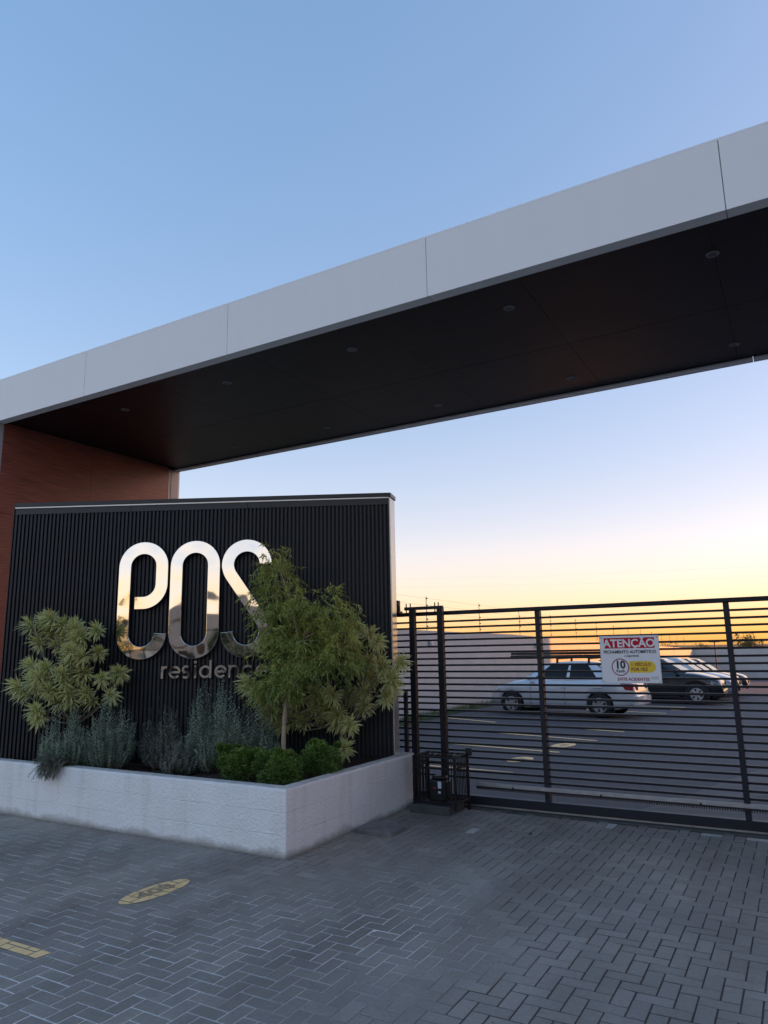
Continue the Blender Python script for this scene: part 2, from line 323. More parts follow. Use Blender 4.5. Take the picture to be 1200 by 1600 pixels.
for n, r in enumerate(PAVE):
    cx, cy = (r[0] + r[1]) / 2, (r[2] + r[3]) / 2; hor = 1 if r[1] - r[0] > .15 else 0
    dz = random.gauss(0, .0007)
    if n in single:
        o = link('paver', variants[hor, random.randrange(14)], None, drive); o.location = (cx, cy, dz)
    else:
        vs, fs = paver_geo((r[1] - r[0] - GAP) / 2, (r[3] - r[2] - GAP) / 2, random.gauss(0, .0007), random.gauss(0, .0007))
        b = len(bulkv); a = random.gauss(0, .008)
        bulkv += [(cx + x - a * y, cy + y + a * x, z + dz) for x, y, z in vs]; bulkf += [tuple(b + i for i in f) for f in fs]
        rv = random.random() * .93
        if any(abs(cx - px) < .07 and abs(cy - py) < .06 for px, py in PALE): rv = 1.
        bulkr += [rv] * 12
me = bpy.data.meshes.new('pavers'); me.from_pydata(bulkv, [], bulkf); set_rnd(me, bulkr)
link('pavers', me, M['paver'], drive, kind='stuff')

# painted marks lie on the pavers: clipped to each paver's top
def clip(poly, inside, inter):
    out = []
    for i in range(len(poly)):
        a, b = poly[i - 1], poly[i]
        if inside(b):
            if not inside(a): out.append(inter(a, b))
            out.append(b)
        elif inside(a): out.append(inter(a, b))
    return out
def clip_rect(poly, x0, x1, y0, y1):
    for ax, v, sg in ((0, x0, 1), (0, x1, -1), (1, y0, 1), (1, y1, -1)):
        ins = lambda p: (p[ax] - v) * sg >= 0
        def it(a, b):
            t = (v - a[ax]) / (b[ax] - a[ax]); return (a[0] + (b[0] - a[0]) * t, a[1] + (b[1] - a[1]) * t)
        poly = clip(poly, ins, it)
        if len(poly) < 3: return []
    return poly
def paint_on_pavers(name, poly, m, z, parent):
    b = MB(); xs = [p[0] for p in poly]; ys = [p[1] for p in poly]
    for r in PAVE:
        if r[1] < min(xs) or r[0] > max(xs) or r[3] < min(ys) or r[2] > max(ys): continue
        g = GAP / 2 + .001
        q = clip_rect(poly, r[0] + g, r[1] - g, r[2] + g, r[3] - g)
        if len(q) > 2: b.add([(x, y, z) for x, y in q], [tuple(range(len(q)))])
    return b.build(name, m, parent)
def ell(cx, cy, a, b, rot, n=40): return [(cx + a * math.cos(t) * math.cos(rot) - b * math.sin(t) * math.sin(rot), cy + a * math.cos(t) * math.sin(rot) + b * math.sin(t) * math.cos(rot)) for t in [2 * PI * k / n for k in range(n)]]
disc = paint_on_pavers('painted_disc', ell(-4.675, 4.365, .335, .135, math.radians(88)), M['yellow'], .0035, drive)
paint_on_pavers('painted_stripe', [(-7.2, 3.10), (-4.36, 3.115), (-4.35, 3.215), (-7.2, 3.205)], M['yellow'], .0035, drive)

# grit and leaf litter swept against the planter foot and the gate threshold: one mass
lt_ = MB()
for k in range(520):
    m_ = random.random()
    if m_ < .35: x, y = random.uniform(-9, -4.25), PYF0 - abs(random.gauss(0, .05)) - .01
    elif m_ < .6: x, y = -4.27 + abs(random.gauss(0, .05)), random.uniform(5.5, 8)
    elif m_ < .85: x, y = random.uniform(-3.5, .5), 8.17 - abs(random.gauss(0, .09))
    else: x, y = random.uniform(-6, 1.5), random.uniform(2.2, 8)
    z_ = random.uniform(.003, .006); a = random.uniform(0, 6.3); r_ = random.uniform(.004, .011) * (1.5 if random.random() < .15 else 1); c, sn = math.cos(a) * r_, math.sin(a) * r_
    lt_.add([(x + c, y + sn, z_), (x - sn * .6, y + c * .6, z_ + r_ * .5), (x - c, y - sn, z_ + r_ * .15), (x + sn * .6, y - c * .6, z_ + r_ * .3)], [(0, 1, 2, 3)])
M['litter'] = mat('dry leaf litter', (.30, .21, .11), .9, var=.55, vscale=40)
lt_.build('leaf_litter', M['litter'], drive, fix=False, kind='stuff')

# text helper: built-in font turned into mesh
def text_mesh(txt, size, bold=0., depth=0., sx=1., spacing=1.):
    cu = bpy.data.curves.new('txt', 'FONT'); cu.body = txt; cu.size = size; cu.align_x = 'CENTER'; cu.align_y = 'CENTER'; cu.offset = bold; cu.extrude = depth; cu.space_character = spacing; cu.resolution_u = 4
    o = bpy.data.objects.new('txt', cu); C.objects.link(o); dg = bpy.context.evaluated_depsgraph_get(); me = bpy.data.meshes.new_from_object(o.evaluated_get(dg))
    bpy.data.objects.remove(o); bpy.data.curves.remove(cu)
    if sx != 1:
        for v in me.vertices: v.co.x *= sx
    return me
def disc_number(txt, x, y, z, size, parent, rz):
    o = link('painted_number', text_mesh(txt, size, .006), M['ink'], parent); o.location = (x, y, z); o.rotation_euler = (0, 0, rz); o.scale = (1.0, .75, 1); return o
M['wornink'] = mat('worn dark stencil', (.14, .12, .09), .8, col2=(.62, .45, .24), vscale=26)
o = disc_number('408', -4.675, 4.365, .0055, .235, drive, math.radians(88)); o.data.materials.clear(); o.data.materials.append(M['wornink'])

# marks in the car park
def lot_strip(name, pts, w, m):
    b = MB(); (x0, y0), (x1, y1) = pts; n = 8
    d = Vector((x1 - x0, y1 - y0)); nn = Vector((-d.y, d.x)).normalized() * w / 2
    for k in range(n + 1):
        x, y = x0 + d.x * k / n, y0 + d.y * k / n
        for s in (-1, 1): b.v.append((x + s * nn.x, y + s * nn.y, lotz(x, y) + .006))
    b.f = [(2 * k, 2 * k + 1, 2 * k + 3, 2 * k + 2) for k in range(n)]; b.mi = [0] * n
    return b.build(name, m, lot, fix=False)
for a, b_ in (((-6.85, 14.41), (-3.57, 14.02)), ((-6.8, 12.62), (-3.82, 12.48)), ((-6.5, 10.55), (-3.94, 10.48)), ((-4.51, 15.53), (-3.36, 15.40)), ((-8.3, 16.35), (-6.28, 15.82)), ((-3.95, 16.97), (-3.3, 16.84)), ((-6.6, 19.9), (-3.2, 19.6)), ((-6.6, 22.4), (-3.1, 22.2))):
    lot_strip('bay_line', (a, b_), .1, M['yellow'])
for x, y, a, b_, r in ((-3.97, 13.24, .30, .17, 70), (-4.2, 11.56, .28, .17, 70), (-3.15, 21.15, .34, .2, 70)):
    P = ell(x, y, a, b_, math.radians(r), 28); MB().add([(px, py, lotz(px, py) + .006) for px, py in P], [tuple(range(28))])
    q = MB(); q.add([(px, py, lotz(px, py) + .006) for px, py in P], [tuple(range(28))]); q.build('bay_disc', M['yellow'], lot, fix=False)
    o = disc_number('12', x, y, lotz(x, y) + .011, .2, lot, math.radians(r)); o.data.materials.clear(); o.data.materials.append(M['wornink'])

ap = [(-2.0, 8.5), (-1.55, 9.6), (-1.2, 10.9), (-.75, 12.3), (.6, 12.6), (8, 12.9), (8, 8.5)]
q = MB(); q.add([(x, y, (lotz(x, y) if y > 9 else 0) + .005) for x, y in ap], [tuple(range(7))])
M['apron'] = mat('worn pale asphalt', (.16, .155, .15), .85, col2=(.10, .10, .10), vscale=1.2, bump=.3, bscale=120)
q.build('apron', M['apron'], lot, fix=False)
# gate threshold with track
th = MB().box(-5.4, 9, 8.185, 8.45, -.1, .012).build('gate_threshold', M['dconcrete'], kind='structure', bevel=.006)
MB().box(-5.4, 9, 8.285, 8.315, .008, .03).build('track_rail', M['galv'], th)

# ------------------------------------------------------------------ planter
PX, PYF, PYB, PT, PH = -4.283, 5.5315, 8.074, .135, .602
pl = empty('planter', (-6.8, 5.6, 0), label='long white rendered planter box below the black ribbed sign wall', cat='planter')
def prism(poly, z0, z1):
    b = MB(); n = len(poly); b.v = [(x, y, z0) for x, y in poly] + [(x, y, z1) for x, y in poly]
    b.f = [tuple(reversed(range(n))), tuple(range(n, 2 * n))] + [(k, (k + 1) % n, n + (k + 1) % n, n + k) for k in range(n)]; b.mi = [0] * len(b.f); return b
def child_at(o, root):       # keep world placement of a mesh built in world coordinates
    o.parent = root; o.matrix_parent_inverse = root.matrix_basis.inverted(); return o
Lp = [(-9.35, PYF), (PX, PYF), (PX, PYB), (PX - .45, PYB), (PX - .45, PYB - .1), (PX - PT, PYB - .1), (PX - PT, PYF + PT), (-9.35, PYF + PT)]
# subdivided outer skin, slightly uneven foot
b = prism(Lp, -.03, PH); o = child_at(b.build('planter_wall', M['white'], bevel=.012), pl)
cp = prism([(-9.3, PYF + .012), (PX - .012, PYF + .012), (PX - .012, PYB - .012), (PX - .44, PYB - .012), (PX - .44, PYB - .09), (PX - PT + .01, PYB - .09), (PX - PT + .01, PYF + PT - .01), (-9.3, PYF + PT - .01)], PH - .002, PH + .006)
child_at(cp.build('coping', M['coping'], bevel=.003), pl)
# soil, lumpy
sb = MB(); nx, ny = 70, 36
for j in range(ny):
    for i in range(nx):
        x = -9.3 + (PX - PT + 9.3) * i / (nx - 1); y = PYF + PT + (PYB - .1 - PYF - PT) * j / (ny - 1)
        sb.v.append((x, y, .53 + .02 * math.sin(x * 3 + y * 2) + random.uniform(-.014, .014)))
sb.f = [(j * nx + i, j * nx + i + 1, (j + 1) * nx + i + 1, (j + 1) * nx + i) for j in range(ny - 1) for i in range(nx - 1)]; sb.mi = [0] * len(sb.f)
child_at(sb.build('soil', M['soil'], smooth=True, fix=False), pl)
# bark chips and pebbles on the soil: one mass
cb = MB()
for k in range(900):
    x, y = random.uniform(-8.5, PX - PT - .02), random.uniform(PYF + PT + .01, 7.9)
    s = random.uniform(.008, .022); a = random.uniform(0, 6.3); z = .55 + random.uniform(-.01, .012)
    c, sn = math.cos(a) * s, math.sin(a) * s
    cb.add([(x + c, y + sn, z), (x - sn * .5, y + c * .5, z + s * .4), (x - c, y - sn, z + random.uniform(-.3, .5) * s), (x + sn * .5, y - c * .5, z)], [(0, 1, 2, 3)])
M['chips'] = mat('bark chips', (.20, .085, .045), .9, var=.5, vscale=25)
child_at(cb.build('bark_mulch', M['chips'], fix=False, kind='stuff'), pl)

# ------------------------------------------------------------------ portal over the entrance
po = empty('entrance_portal', (-9.95, 7.3, 0), label='tall grey portal frame spanning the driveway with dark soffit and red wood pillar', cat='portal')
def part(b, name, m, root=po, **k): return child_at(b.build(name, m, **k), root)
ZB, ZT, YF, YB_, XI, XR = 5.10, 5.702, 5.572, 9.05, -9.492, 7.9
jx = [-10.35, -7.61, -5.19, -2.70, -.15, 2.35, 4.85, 7.35, 8.75]
for a, c in zip(jx[:-1], jx[1:]):
    part(MB().box(a + .003, c - .003, YF, YF + .03, ZB, ZT), 'fascia_panel', M['fascia'], bevel=.002)
    part(MB().box(a + .003, c - .003, YF + .031, YF + .13, ZB + .002, ZB + .02), 'fascia_return', M['fascia'])
    part(MB().box(a + .003, c - .003, YB_ - .03, YB_, ZB, ZT), 'fascia_panel', M['fascia'], bevel=.002)
    part(MB().box(a + .003, c - .003, YB_ - .12, YB_ - .031, ZB + .002, ZB + .02), 'fascia_return', M['fascia'])
part(MB().box(-10.34, 8.74, YF + .035, YB_ - .035, ZB + .06, ZT - .03), 'beam_core', M['strip'])
part(MB().box(-10.35, 8.75, YF + .001, YB_ - .001, ZT + .001, ZT + .02), 'roof_sheet', M['fascia'])
sj = [-9.485, -8.17, -6.60, -5.02, -3.46, -1.88, -.30, 1.28, 2.86, 4.44, 6.02, 7.9]
for a, c in zip(sj[:-1], sj[1:]):
    for y0, y1 in ((YF + .131, 7.40), (7.404, YB_ - .121)):
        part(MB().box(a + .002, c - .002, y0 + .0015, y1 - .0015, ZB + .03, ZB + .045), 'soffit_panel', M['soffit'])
# downlights
M['lampring'] = mat('grey lamp ring', (.20, .20, .21), .5); M['lamplens'] = mat('unlit lamp glass', (.10, .10, .11), .3)
def dl(x, y):
    r = MB().lathe([(.030, .004), (.036, -.010), (.052, -.012), (.058, -.004), (.058, .004)], 20, c=(x, y, ZB + .035)).build('downlight', M['lampring'], smooth=True); child_at(r, po)
    l = MB().lathe([(.028, .0), (.034, -.003), (.034, .004)], 16, c=(x, y, ZB + .029)).build('lens', M['lamplens']); l.parent = r
for y in (6.26, 8.44):
    for k in range(-1, 10):
        x = -.33 + 1.84 * 4 - 1.835 * k
        if x > XI + .1: dl(x, y)
# left pillar
def pillar(xi, s):       # xi: inner face, s: direction of the inner face
    x_out = xi - s * .86
    bx = lambda a, c, *r: MB().box(min(a, c), max(a, c), *r)
    part(bx(x_out + s * .03, xi - s * .02, YF + .03, YB_ - .03, -.05, ZB + .05), 'pillar_core', M['back'])
    part(bx(x_out, xi, YF, YF + .028, -.05, ZB - .002), 'pillar_front_panel', M['fascia'], bevel=.002)
    part(bx(x_out, xi, YB_ - .028, YB_, -.05, ZB - .002), 'pillar_back_panel', M['fascia'], bevel=.002)
    part(bx(x_out, x_out + s * .028, YF + .03, YB_ - .03, -.05, ZB - .002), 'pillar_side_panel', M['fascia'])
    part(bx(xi - s * .02, xi, YF + .03, YF + .13, -.05, ZB - .002), 'jamb_trim', M['strip'])
    part(bx(xi - s * .02, xi, 8.85, YB_ - .03, -.05, ZB - .002), 'jamb_trim', M['strip'])
    part(bx(xi - s * .02, xi - s * .006, 8.79, 8.845, -.05, ZB - .002), 'jamb_trim', M['strip'])
    for y0, y1 in ((YF + .133, 7.19), (7.195, 8.785)):
        for z0, z1 in ((-.05, 1.19), (1.195, 2.505), (2.51, 3.82), (3.825, ZB + .027)):
            part(bx(xi - s * .02, xi - s * .008, y0, y1, z0, z1), 'wood_panel', M['wood'], bevel=.0015)
pillar(XI, 1); pillar(XR, -1)

# ------------------------------------------------------------------ sign wall (turned 27 degrees)
WA = math.radians(27.2); WAX, WAY = -4.48, 7.93; WL = 5.046
SKX, SKY = .050, .249
sw = empty('sign_wall', (WAX, WAY, 0), WA, label='black ribbed metal sign wall with a thin pale line under its dark cap', cat='wall')
MB().box(-WL + .01, -.401, .034, .25, .02, 3.80).build('backing', M['back'], sw)
npitch = 97; pitch = (WL - .01) / npitch
ribm = MB().box(-.0135, .0135, 0, .033, .05, 3.712).mesh('rib'); ribm.materials.append(M['rib'])
for k in range(npitch):
    o = link('rib', ribm, None, sw); o.location = (-.02 - k * pitch, random.gauss(0, .0007), 0)
for a, c in ((-5.02, -3.45), (-3.446, -1.88), (-1.876, -.01)):
    MB().box(a, c, -.004, .033, 3.715, 3.795).build('band', M['band'], sw, bevel=.002)
MB().box(-5.02, -.012, -.022, .033, 3.797, 3.812).build('trim', M['trimline'], sw)
prism([(-5.03, -.030), (.012, -.030), (.012 + SKX * 1.12, .262), (-5.03, .262)], 3.814, 3.868).build('cap', M['band'], sw, bevel=.004)
prism([(-.012, -.006), (.002, -.006), (.002 + SKX, SKY), (-.012 + SKX, SKY)], .02, 3.812).build('end_panel', M['endpanel'], sw, bevel=.002)
prism([(-.4, .251), (SKX - .014, SKY + .001), (-.012, .034), (-.4, .034)], .02, 3.80).build('end_core', M['back'], sw)
MB().box(-WL, -WL + .008, 0, .25, .02, 3.80).build('end_panel', M['band'], sw)

def stroke(path, w, y0, y1, closed=False, n=None):
    """plate following a centre line in the wall plane (x, z), thickness from y0 (front) to y1"""
    P = [Vector((p[0], p[1])) for p in path]; m_ = len(P); L_, R_ = [], []
    for i in range(m_):
        a = P[(i - 1) % m_] if closed or i > 0 else P[i]; c = P[(i + 1) % m_] if closed or i < m_ - 1 else P[i]
        t = (c - a).normalized(); nn = Vector((-t.y, t.x))
        if (closed or 0 < i < m_ - 1):
            t1 = (P[i] - a).normalized(); cosh = max(.5, t1.dot(t)); f = 1 / cosh
        else: f = 1
        L_.append(P[i] + nn * w / 2 * f); R_.append(P[i] - nn * w / 2 * f)
    b = MB()
    for y in (y0, y1):
        b.v += [(q.x, y, q.y) for q in L_] + [(q.x, y, q.y) for q in R_]
    rng_ = range(m_ if closed else m_ - 1); o = 2 * m_
    for i in rng_:
        j = (i + 1) % m_
        b.f += [(i, j, m_ + j, m_ + i), (o + i, o + m_ + i, o + m_ + j, o + j), (i, o + i, o + j, j), (m_ + i, m_ + j, o + m_ + j, o + m_ + i)]
    if not closed:
        b.f += [(0, m_, o + m_, o), (m_ - 1, o + m_ - 1, o + 2 * m_ - 1, 2 * m_ - 1)]
    b.mi = [0] * len(b.f); return b
def arc(cx, cz, r, a0, a1, n=20): return [(cx + r * math.cos(math.radians(a0 + (a1 - a0) * k / n)), cz + r * math.sin(math.radians(a0 + (a1 - a0) * k / n))) for k in range(n + 1)]
Z0, Z1, SWD = 1.786, 3.286, .158
def big(xl):          # centre-line metrics of one 0.646 x 1.5 letter
    r = (.646 - SWD) / 2; return xl + .323, r, Z0 + .323, Z1 - .323
LY0, LY1 = -.095, -.062
cx, r, zl, zu = big(-3.522)
pe = [(cx - .10, 2.497), (cx, 2.497)] + arc(cx, 2.497 + r, r, -90, 0)[1:] + arc(cx, zu, r, 0, 180) + arc(cx, zl, r, 180, 360, 24) + [(cx + r, zl + .0)]
pe = pe[:-1]
letters = [('e', stroke(pe, SWD, LY0, LY1))]
cx, r, zl, zu = big(-2.845)
letters.append(('o', stroke(arc(cx, zu, r, 0, 180) + arc(cx, zl, r, 180, 360), SWD, LY0, LY1, closed=True)))
cx, r, zl, zu = big(-2.175)
ps = arc(cx, zu, r, 0, 212, 26) + arc(cx, zl, r, 32, -180, 26)
letters.append(('s', stroke(ps, SWD, LY0, LY1)))
for nm, b in letters:
    o = b.build('letter', M['mirror'], sw, bevel=.004, label='large mirror polished letter %s on the ribbed wall' % nm)
    for (dx, dz) in ((0, 0),): pass
# the word below, rounded single-stroke letters
zb_, xh, st = 1.545, .155, .027; R_ = xh / 2 - st / 2; zc = zb_ + xh / 2
def small(ch, x):
    c = x + R_ + st / 2; out = []
    if ch == 'r': out = [[(x + st / 2, zb_), (x + st / 2, zb_ + xh)], arc(x + st / 2 + .052, zb_ + xh - st / 2 - .052, .052, 165, 80, 8)]; w = .085
    if ch == 'e': out = [[(c - R_, zc), (c + R_, zc)] + arc(c, zc, R_, 0, 318, 30)[1:]]; w = .15
    if ch == 'c': out = [arc(c, zc, R_, 42, 318, 26)]; w = .14
    if ch == 's':
        q = (xh - st) / 4; cc = x + .06
        out = [arc(cc, zb_ + xh - st / 2 - q, q * 1.15, 40, 250, 14)[:-1] + arc(cc, zb_ + st / 2 + q, q * 1.15, 70, -140, 14)]; w = .125
    if ch == 'i': out = [[(x + st / 2, zb_), (x + st / 2, zb_ + xh)]]; w = .03
    if ch == 'd': out = [arc(c, zc, R_, 0, 360, 28), [(c + R_, zb_), (c + R_, zb_ + xh * 1.42)]]; w = .15
    if ch == 'n': out = [[(x + st / 2, zb_), (x + st / 2, zb_ + xh)], [(x + st / 2, zc)] + arc(x + st / 2 + .055, zb_ + xh - st / 2 - .055, .055, 180, 0, 14) + [(x + st / 2 + .11, zb_)]]; w = .14
    return out
for ch, x in zip('residence', (-2.925, -2.828, -2.668, -2.502, -2.437, -2.242, -2.065, -1.898, -1.722)):
    b = MB()
    for k, p in enumerate(small(ch, x)):
        q = stroke(p, st, -.075 - .0012 * k, -.052 + .0012 * k); b.add(q.v, q.f)
    if ch == 'i': b.lathe([(.019, -.075), (.019, -.052)], 14, 'y', (x + st / 2, 0, zb_ + xh + .045))
    b.build('letter', M['mirror'], sw, label='small polished letter %s of the word under the large letters' % ch)

# ------------------------------------------------------------------ sliding gate
GY = 8.30
ga = empty('sliding_gate', (.3, GY, 0), label='long black sliding gate of thin horizontal slats between square uprights', cat='gate')
def gp(b, name, m, **k): return child_at(b.build(name, m, **k), ga)
GX0, GX1 = -4.86, 5.5
slm = MB().box(0, GX1 - GX0 - .1, -.024, .024, -.0115, .0115).mesh('slat'); slm.materials.append(M['gate'])
for k in range(25):
    o = link('slat', slm, None); o.location = (GX0 + .05, GY, 2.192 - .0777 * k + random.gauss(0, .0008)); o.rotation_euler = (0, random.gauss(0, .0002), 0); child_at(o, ga)
for x in (GX0 + .025, -2.70, -.668, 1.36, 3.39, GX1 - .025):
    gp(MB().box(x - .027, x + .027, GY - .048, GY + .048, .131, 2.272), 'upright', M['gatepost'], bevel=.004)
gp(MB().box(GX0, GX1, GY - .03, GY + .03, 2.273, 2.322), 'top_rail', M['gate'], bevel=.008)
gp(MB().box(GX0, GX1, GY - .040, GY + .040, .035, .130), 'bottom_beam', M['gatepost'], bevel=.004)
gp(MB().box(-3.55, GX1, GY - .078, GY - .050, .252, .292), 'rack_angle', M['galv'], bevel=.002)
rk = MB().box(-3.55, GX1, GY - .074, GY - .054, .232, .250)
for k in range(int((GX1 + 3.5) / .024)):
    x = -3.54 + .024 * k; rk.box(x, x + .012, GY - .0735, GY - .0545, .214, .2325)
gp(rk, 'gear_rack', M['black'])
for k in range(9): gp(MB().box(-3.1 + k, -3.08 + k, GY - .0785, GY - .049, .236, .268), 'rack_bolt', M['gate'])
# guide frame
gf = empty('gate_guide_frame', (-4.11, 8.2, 0), label='pair of thick black guide posts joined by a short roller arm above the gate', cat='guide frame')
for x in (-4.31, -3.915):
    child_at(MB().box(x - .036, x + .036, 8.125, 8.197, -.03, 2.30 if x < -4 else 2.37).build('post', M['gate'], bevel=.004), gf)
child_at(MB().box(-4.42, -3.88, 8.14, 8.185, 2.345, 2.385).build('roller_arm', M['gate'], bevel=.003), gf)
child_at(MB().box(-4.35, -4.27, 8.14, 8.19, 2.30, 2.344).build('arm_bracket', M['gate']), gf)
for x in (-4.40, -4.34, -3.99, -3.94):
    child_at(MB().tube([(x, 8.163, 2.31), (x, 8.163, 2.43)], .008, 8).build('roller_bolt', M['gate']), gf)
for x in (-4.37, -3.97):
    child_at(MB().lathe([(.02, 2.275), (.026, 2.28), (.026, 2.335), (.02, 2.34)], 14, c=(x, 8.225, 0)).build('guide_roller', M['black'], smooth=True), gf)
# catch roller housing on the wall end, end stop post
gs = empty('gate_stop_drum', (-4.66, 8.2, 2.3), label='black drum shaped stop fixed at the wall end above the gate', cat='gate stop')
child_at(MB().lathe([(.05, 2.32), (.062, 2.33), (.062, 2.475), (.054, 2.485)], 18, c=(-4.61, 8.26, 0)).build('drum', M['black'], smooth=True), gs)
child_at(MB().box(-4.68, -4.54, 8.20, 8.32, 2.325, 2.345).build('bracket', M['gate']), gs)
MB().box(-4.50, -4.455, 8.215, 8.26, 0, 1.325).build('stop_post', M['gatepost'], bevel=.003, label='short charcoal steel post between the wall end and the gate', cat='post')

# warning sign
ws = empty('warning_sign', (-1.68, 8.235, 1.7), label='white ATENÇÃO warning board with red header and yellow tab on the gate', cat='sign')
SX, SZ, SY = -1.672, 1.702, 8.236
brd = child_at(MB().box(SX - .312, SX + .312, SY, SY + .006, SZ - .253, SZ + .253).build('board', M['signwhite'], bevel=.001), ws)
for a in ((SX - .312, SX + .312, SZ + .2535, SZ + .2565), (SX - .312, SX + .312, SZ - .2565, SZ - .2535), (SX - .3155, SX - .3125, SZ - .2565, SZ + .2565), (SX + .3125, SX + .3155, SZ - .2565, SZ + .2565)):
    child_at(MB().box(a[0], a[1], SY - .002, SY + .007, a[2], a[3]).build('edge_trim', M['greyink']), ws)
child_at(MB().box(SX - .268, SX + .268, SY - .0015, SY - .0003, SZ + .118, SZ + .232).build('header', M['redpaint']), ws)
def stext(t, x, z, size, m, bold=.0, sx=1., dy=.0022):
    o = link('lettering', text_mesh(t, size, bold, 0, sx), m); o.rotation_euler = (PI / 2, 0, 0); o.location = (SX + x, SY - dy, SZ + z); return child_at(o, ws)
stext('ATENÇÃO', 0, .168, .118, M['signwhite'], .0035, .98)
stext('FECHAMENTO AUTOMÁTICO', 0, .078, .046, M['ink'], .0012, .90)
stext('e seguridade', .02, .036, .030, M['ink'], .0006)
ringb = MB(); ri, ro, ns = .083, .094, 40
for k in range(ns):
    t = 2 * PI * k / ns; c, s_ = math.cos(t), math.sin(t); ringb.v += [(SX - .108 + ri * c, SY - .0012, SZ - .085 + ri * s_), (SX - .108 + ro * c, SY - .0012, SZ - .085 + ro * s_)]
ringb.f = [(2 * k, 2 * k + 1, (2 * k + 3) % (2 * ns), (2 * k + 2) % (2 * ns)) for k in range(ns)]; ringb.mi = [0] * ns
child_at(ringb.build('speed_ring', M['dredpaint']), ws)
stext('10', -.108, -.062, .115, M['ink'], .004, .95); stext('Km/h', -.108, -.128, .042, M['ink'], .0012)
tb = MB(); tp = [(SX - .01, SZ - .145), (SX + .20, SZ - .145)] + [(SX + .20 + .062 * math.cos(math.radians(a)), SZ - .083 + .062 * math.sin(math.radians(a))) for a in range(-90, 91, 15)] + [(SX - .01, SZ - .021)]
tb.add([(x, SY - .001, z) for x, z in tp], [tuple(range(len(tp)))]); child_at(tb.build('tab', M['signyellow']), ws)
stext('1 VEÍCULO', .112, -.058, .047, M['dredpaint'], .0012, .92); stext('POR VEZ', .093, -.110, .047, M['dredpaint'], .0012, .95)
stext('EVITE ACIDENTES', .02, -.215, .044, M['dredpaint'], .001, .96)
stext('eos', .245, -.195, .07, M['greyink'], .0, .8)
for sx_ in (-1, 1):
    for sz_ in (-1, 1):
        child_at(MB().lathe([(.006, -.004), (.007, 0), (.007, .003)], 10, 'y', (SX + sx_ * .295, SY - .001, SZ + sz_ * .236)).build('rivet', M['galv']), ws)

# gate motor in its cage
mb_ = empty('gate_motor_cage', (-3.9, 7.95, 0), label='small black barred cage on the paving in front of the gate', cat='cage')
cx0, cx1, cy0, cy1, cz0, cz1 = -4.12, -3.60, 7.74, 8.11, .10, .635
for x in (cx0, cx1):
    for y in (cy0, cy1):
        child_at(MB().box(x - .013, x + .013, y - .013, y + .013, 0 if x == cx1 and y == cy1 else .06, cz1).build('leg', M['gate']), mb_)
for z in (cz0 + .02, cz1 - .013, .5):
    for y in (cy0, cy1): child_at(MB().box(cx0 + .013, cx1 - .013, y - .01, y + .01, z - .01, z + .01).build('rail', M['gate']), mb_)
    for x in (cx0, cx1): child_at(MB().box(x - .01, x + .01, cy0 + .013, cy1 - .013, z - .01, z + .01).build('rail', M['gate']), mb_)
vb = MB().box(-.0045, .0045, -.0045, .0045, cz0 + .03, cz1 - .023).mesh('bar'); vb.materials.append(M['gate'])
def bar(x, y):
    o = link('bar', vb, None); o.location = (x, y, 0); child_at(o, mb_)
for k in range(1, 13):
    x = cx0 + (cx1 - cx0) * k / 13
    if not .38 < k / 13 < .62: bar(x, cy0)
    child_at(MB().box(x - .004, x + .004, cy0 + .011, cy1 - .011, cz1 - .006, cz1 + .002).build('roof_bar', M['gate']), mb_) if k % 2 == 0 else None
for k in range(1, 9):
    bar(cx0, cy0 + (cy1 - cy0) * k / 9); bar(cx1, cy0 + (cy1 - cy0) * k / 9)
child_at(MB().box(cx1 - .02, cx1 + .055, cy1 - .01, cy1 + .03, cz1 - .03, cz1 + .055).build('photocell_box', M['black'], bevel=.006), mb_)
mot = empty('gate_motor', (-3.88, 7.93, .1), label='black gate motor with white labels inside the barred cage', cat='motor')
child_at(MB().box(-3.97, -3.74, 7.80, 7.98, .12, .36).build('housing', M['black'], bevel=.02), mot)
child_at(MB().box(-3.94, -3.77, 7.82, 7.96, .361, .40).build('lid', M['black'], bevel=.02), mot)
child_at(MB().box(-3.845, -3.80, 7.7975, 7.7995, .27, .345).build('sticker', M['label']), mot)
child_at(MB().box(-3.842, -3.81, 7.7975, 7.7995, .215, .24).build('sticker', M['label']), mot)
child_at(MB().lathe([(.014, -.004), (.014, .004)], 12, 'y', (-3.885, 7.797, .27)).build('red_button', M['lampred']), mot)
child_at(MB().lathe([(.045, 0), (.045, .03)], 14, 'y', (-3.86, 8.03, .20)).build('pinion', M['galv']), mot)
child_at(MB().box(-3.9, -3.78, 7.79, 8.0, .121, .16).build('base_plate', M['galv'], bevel=.004), mot) if False else None
MB().box(-4.17, -3.66, 7.70, 8.12, -.02, .095).build('motor_plinth', M['dconcrete'], bevel=.012, label='low stained concrete plinth under the gate motor cage', cat='plinth')
MB().box(-4.24, -3.80, 6.62, 7.02, -.01, .045).build('cover_slab', M['concrete'], bevel=.008, label='loose dark concrete cover slab lying against the side of the planter', cat='slab')

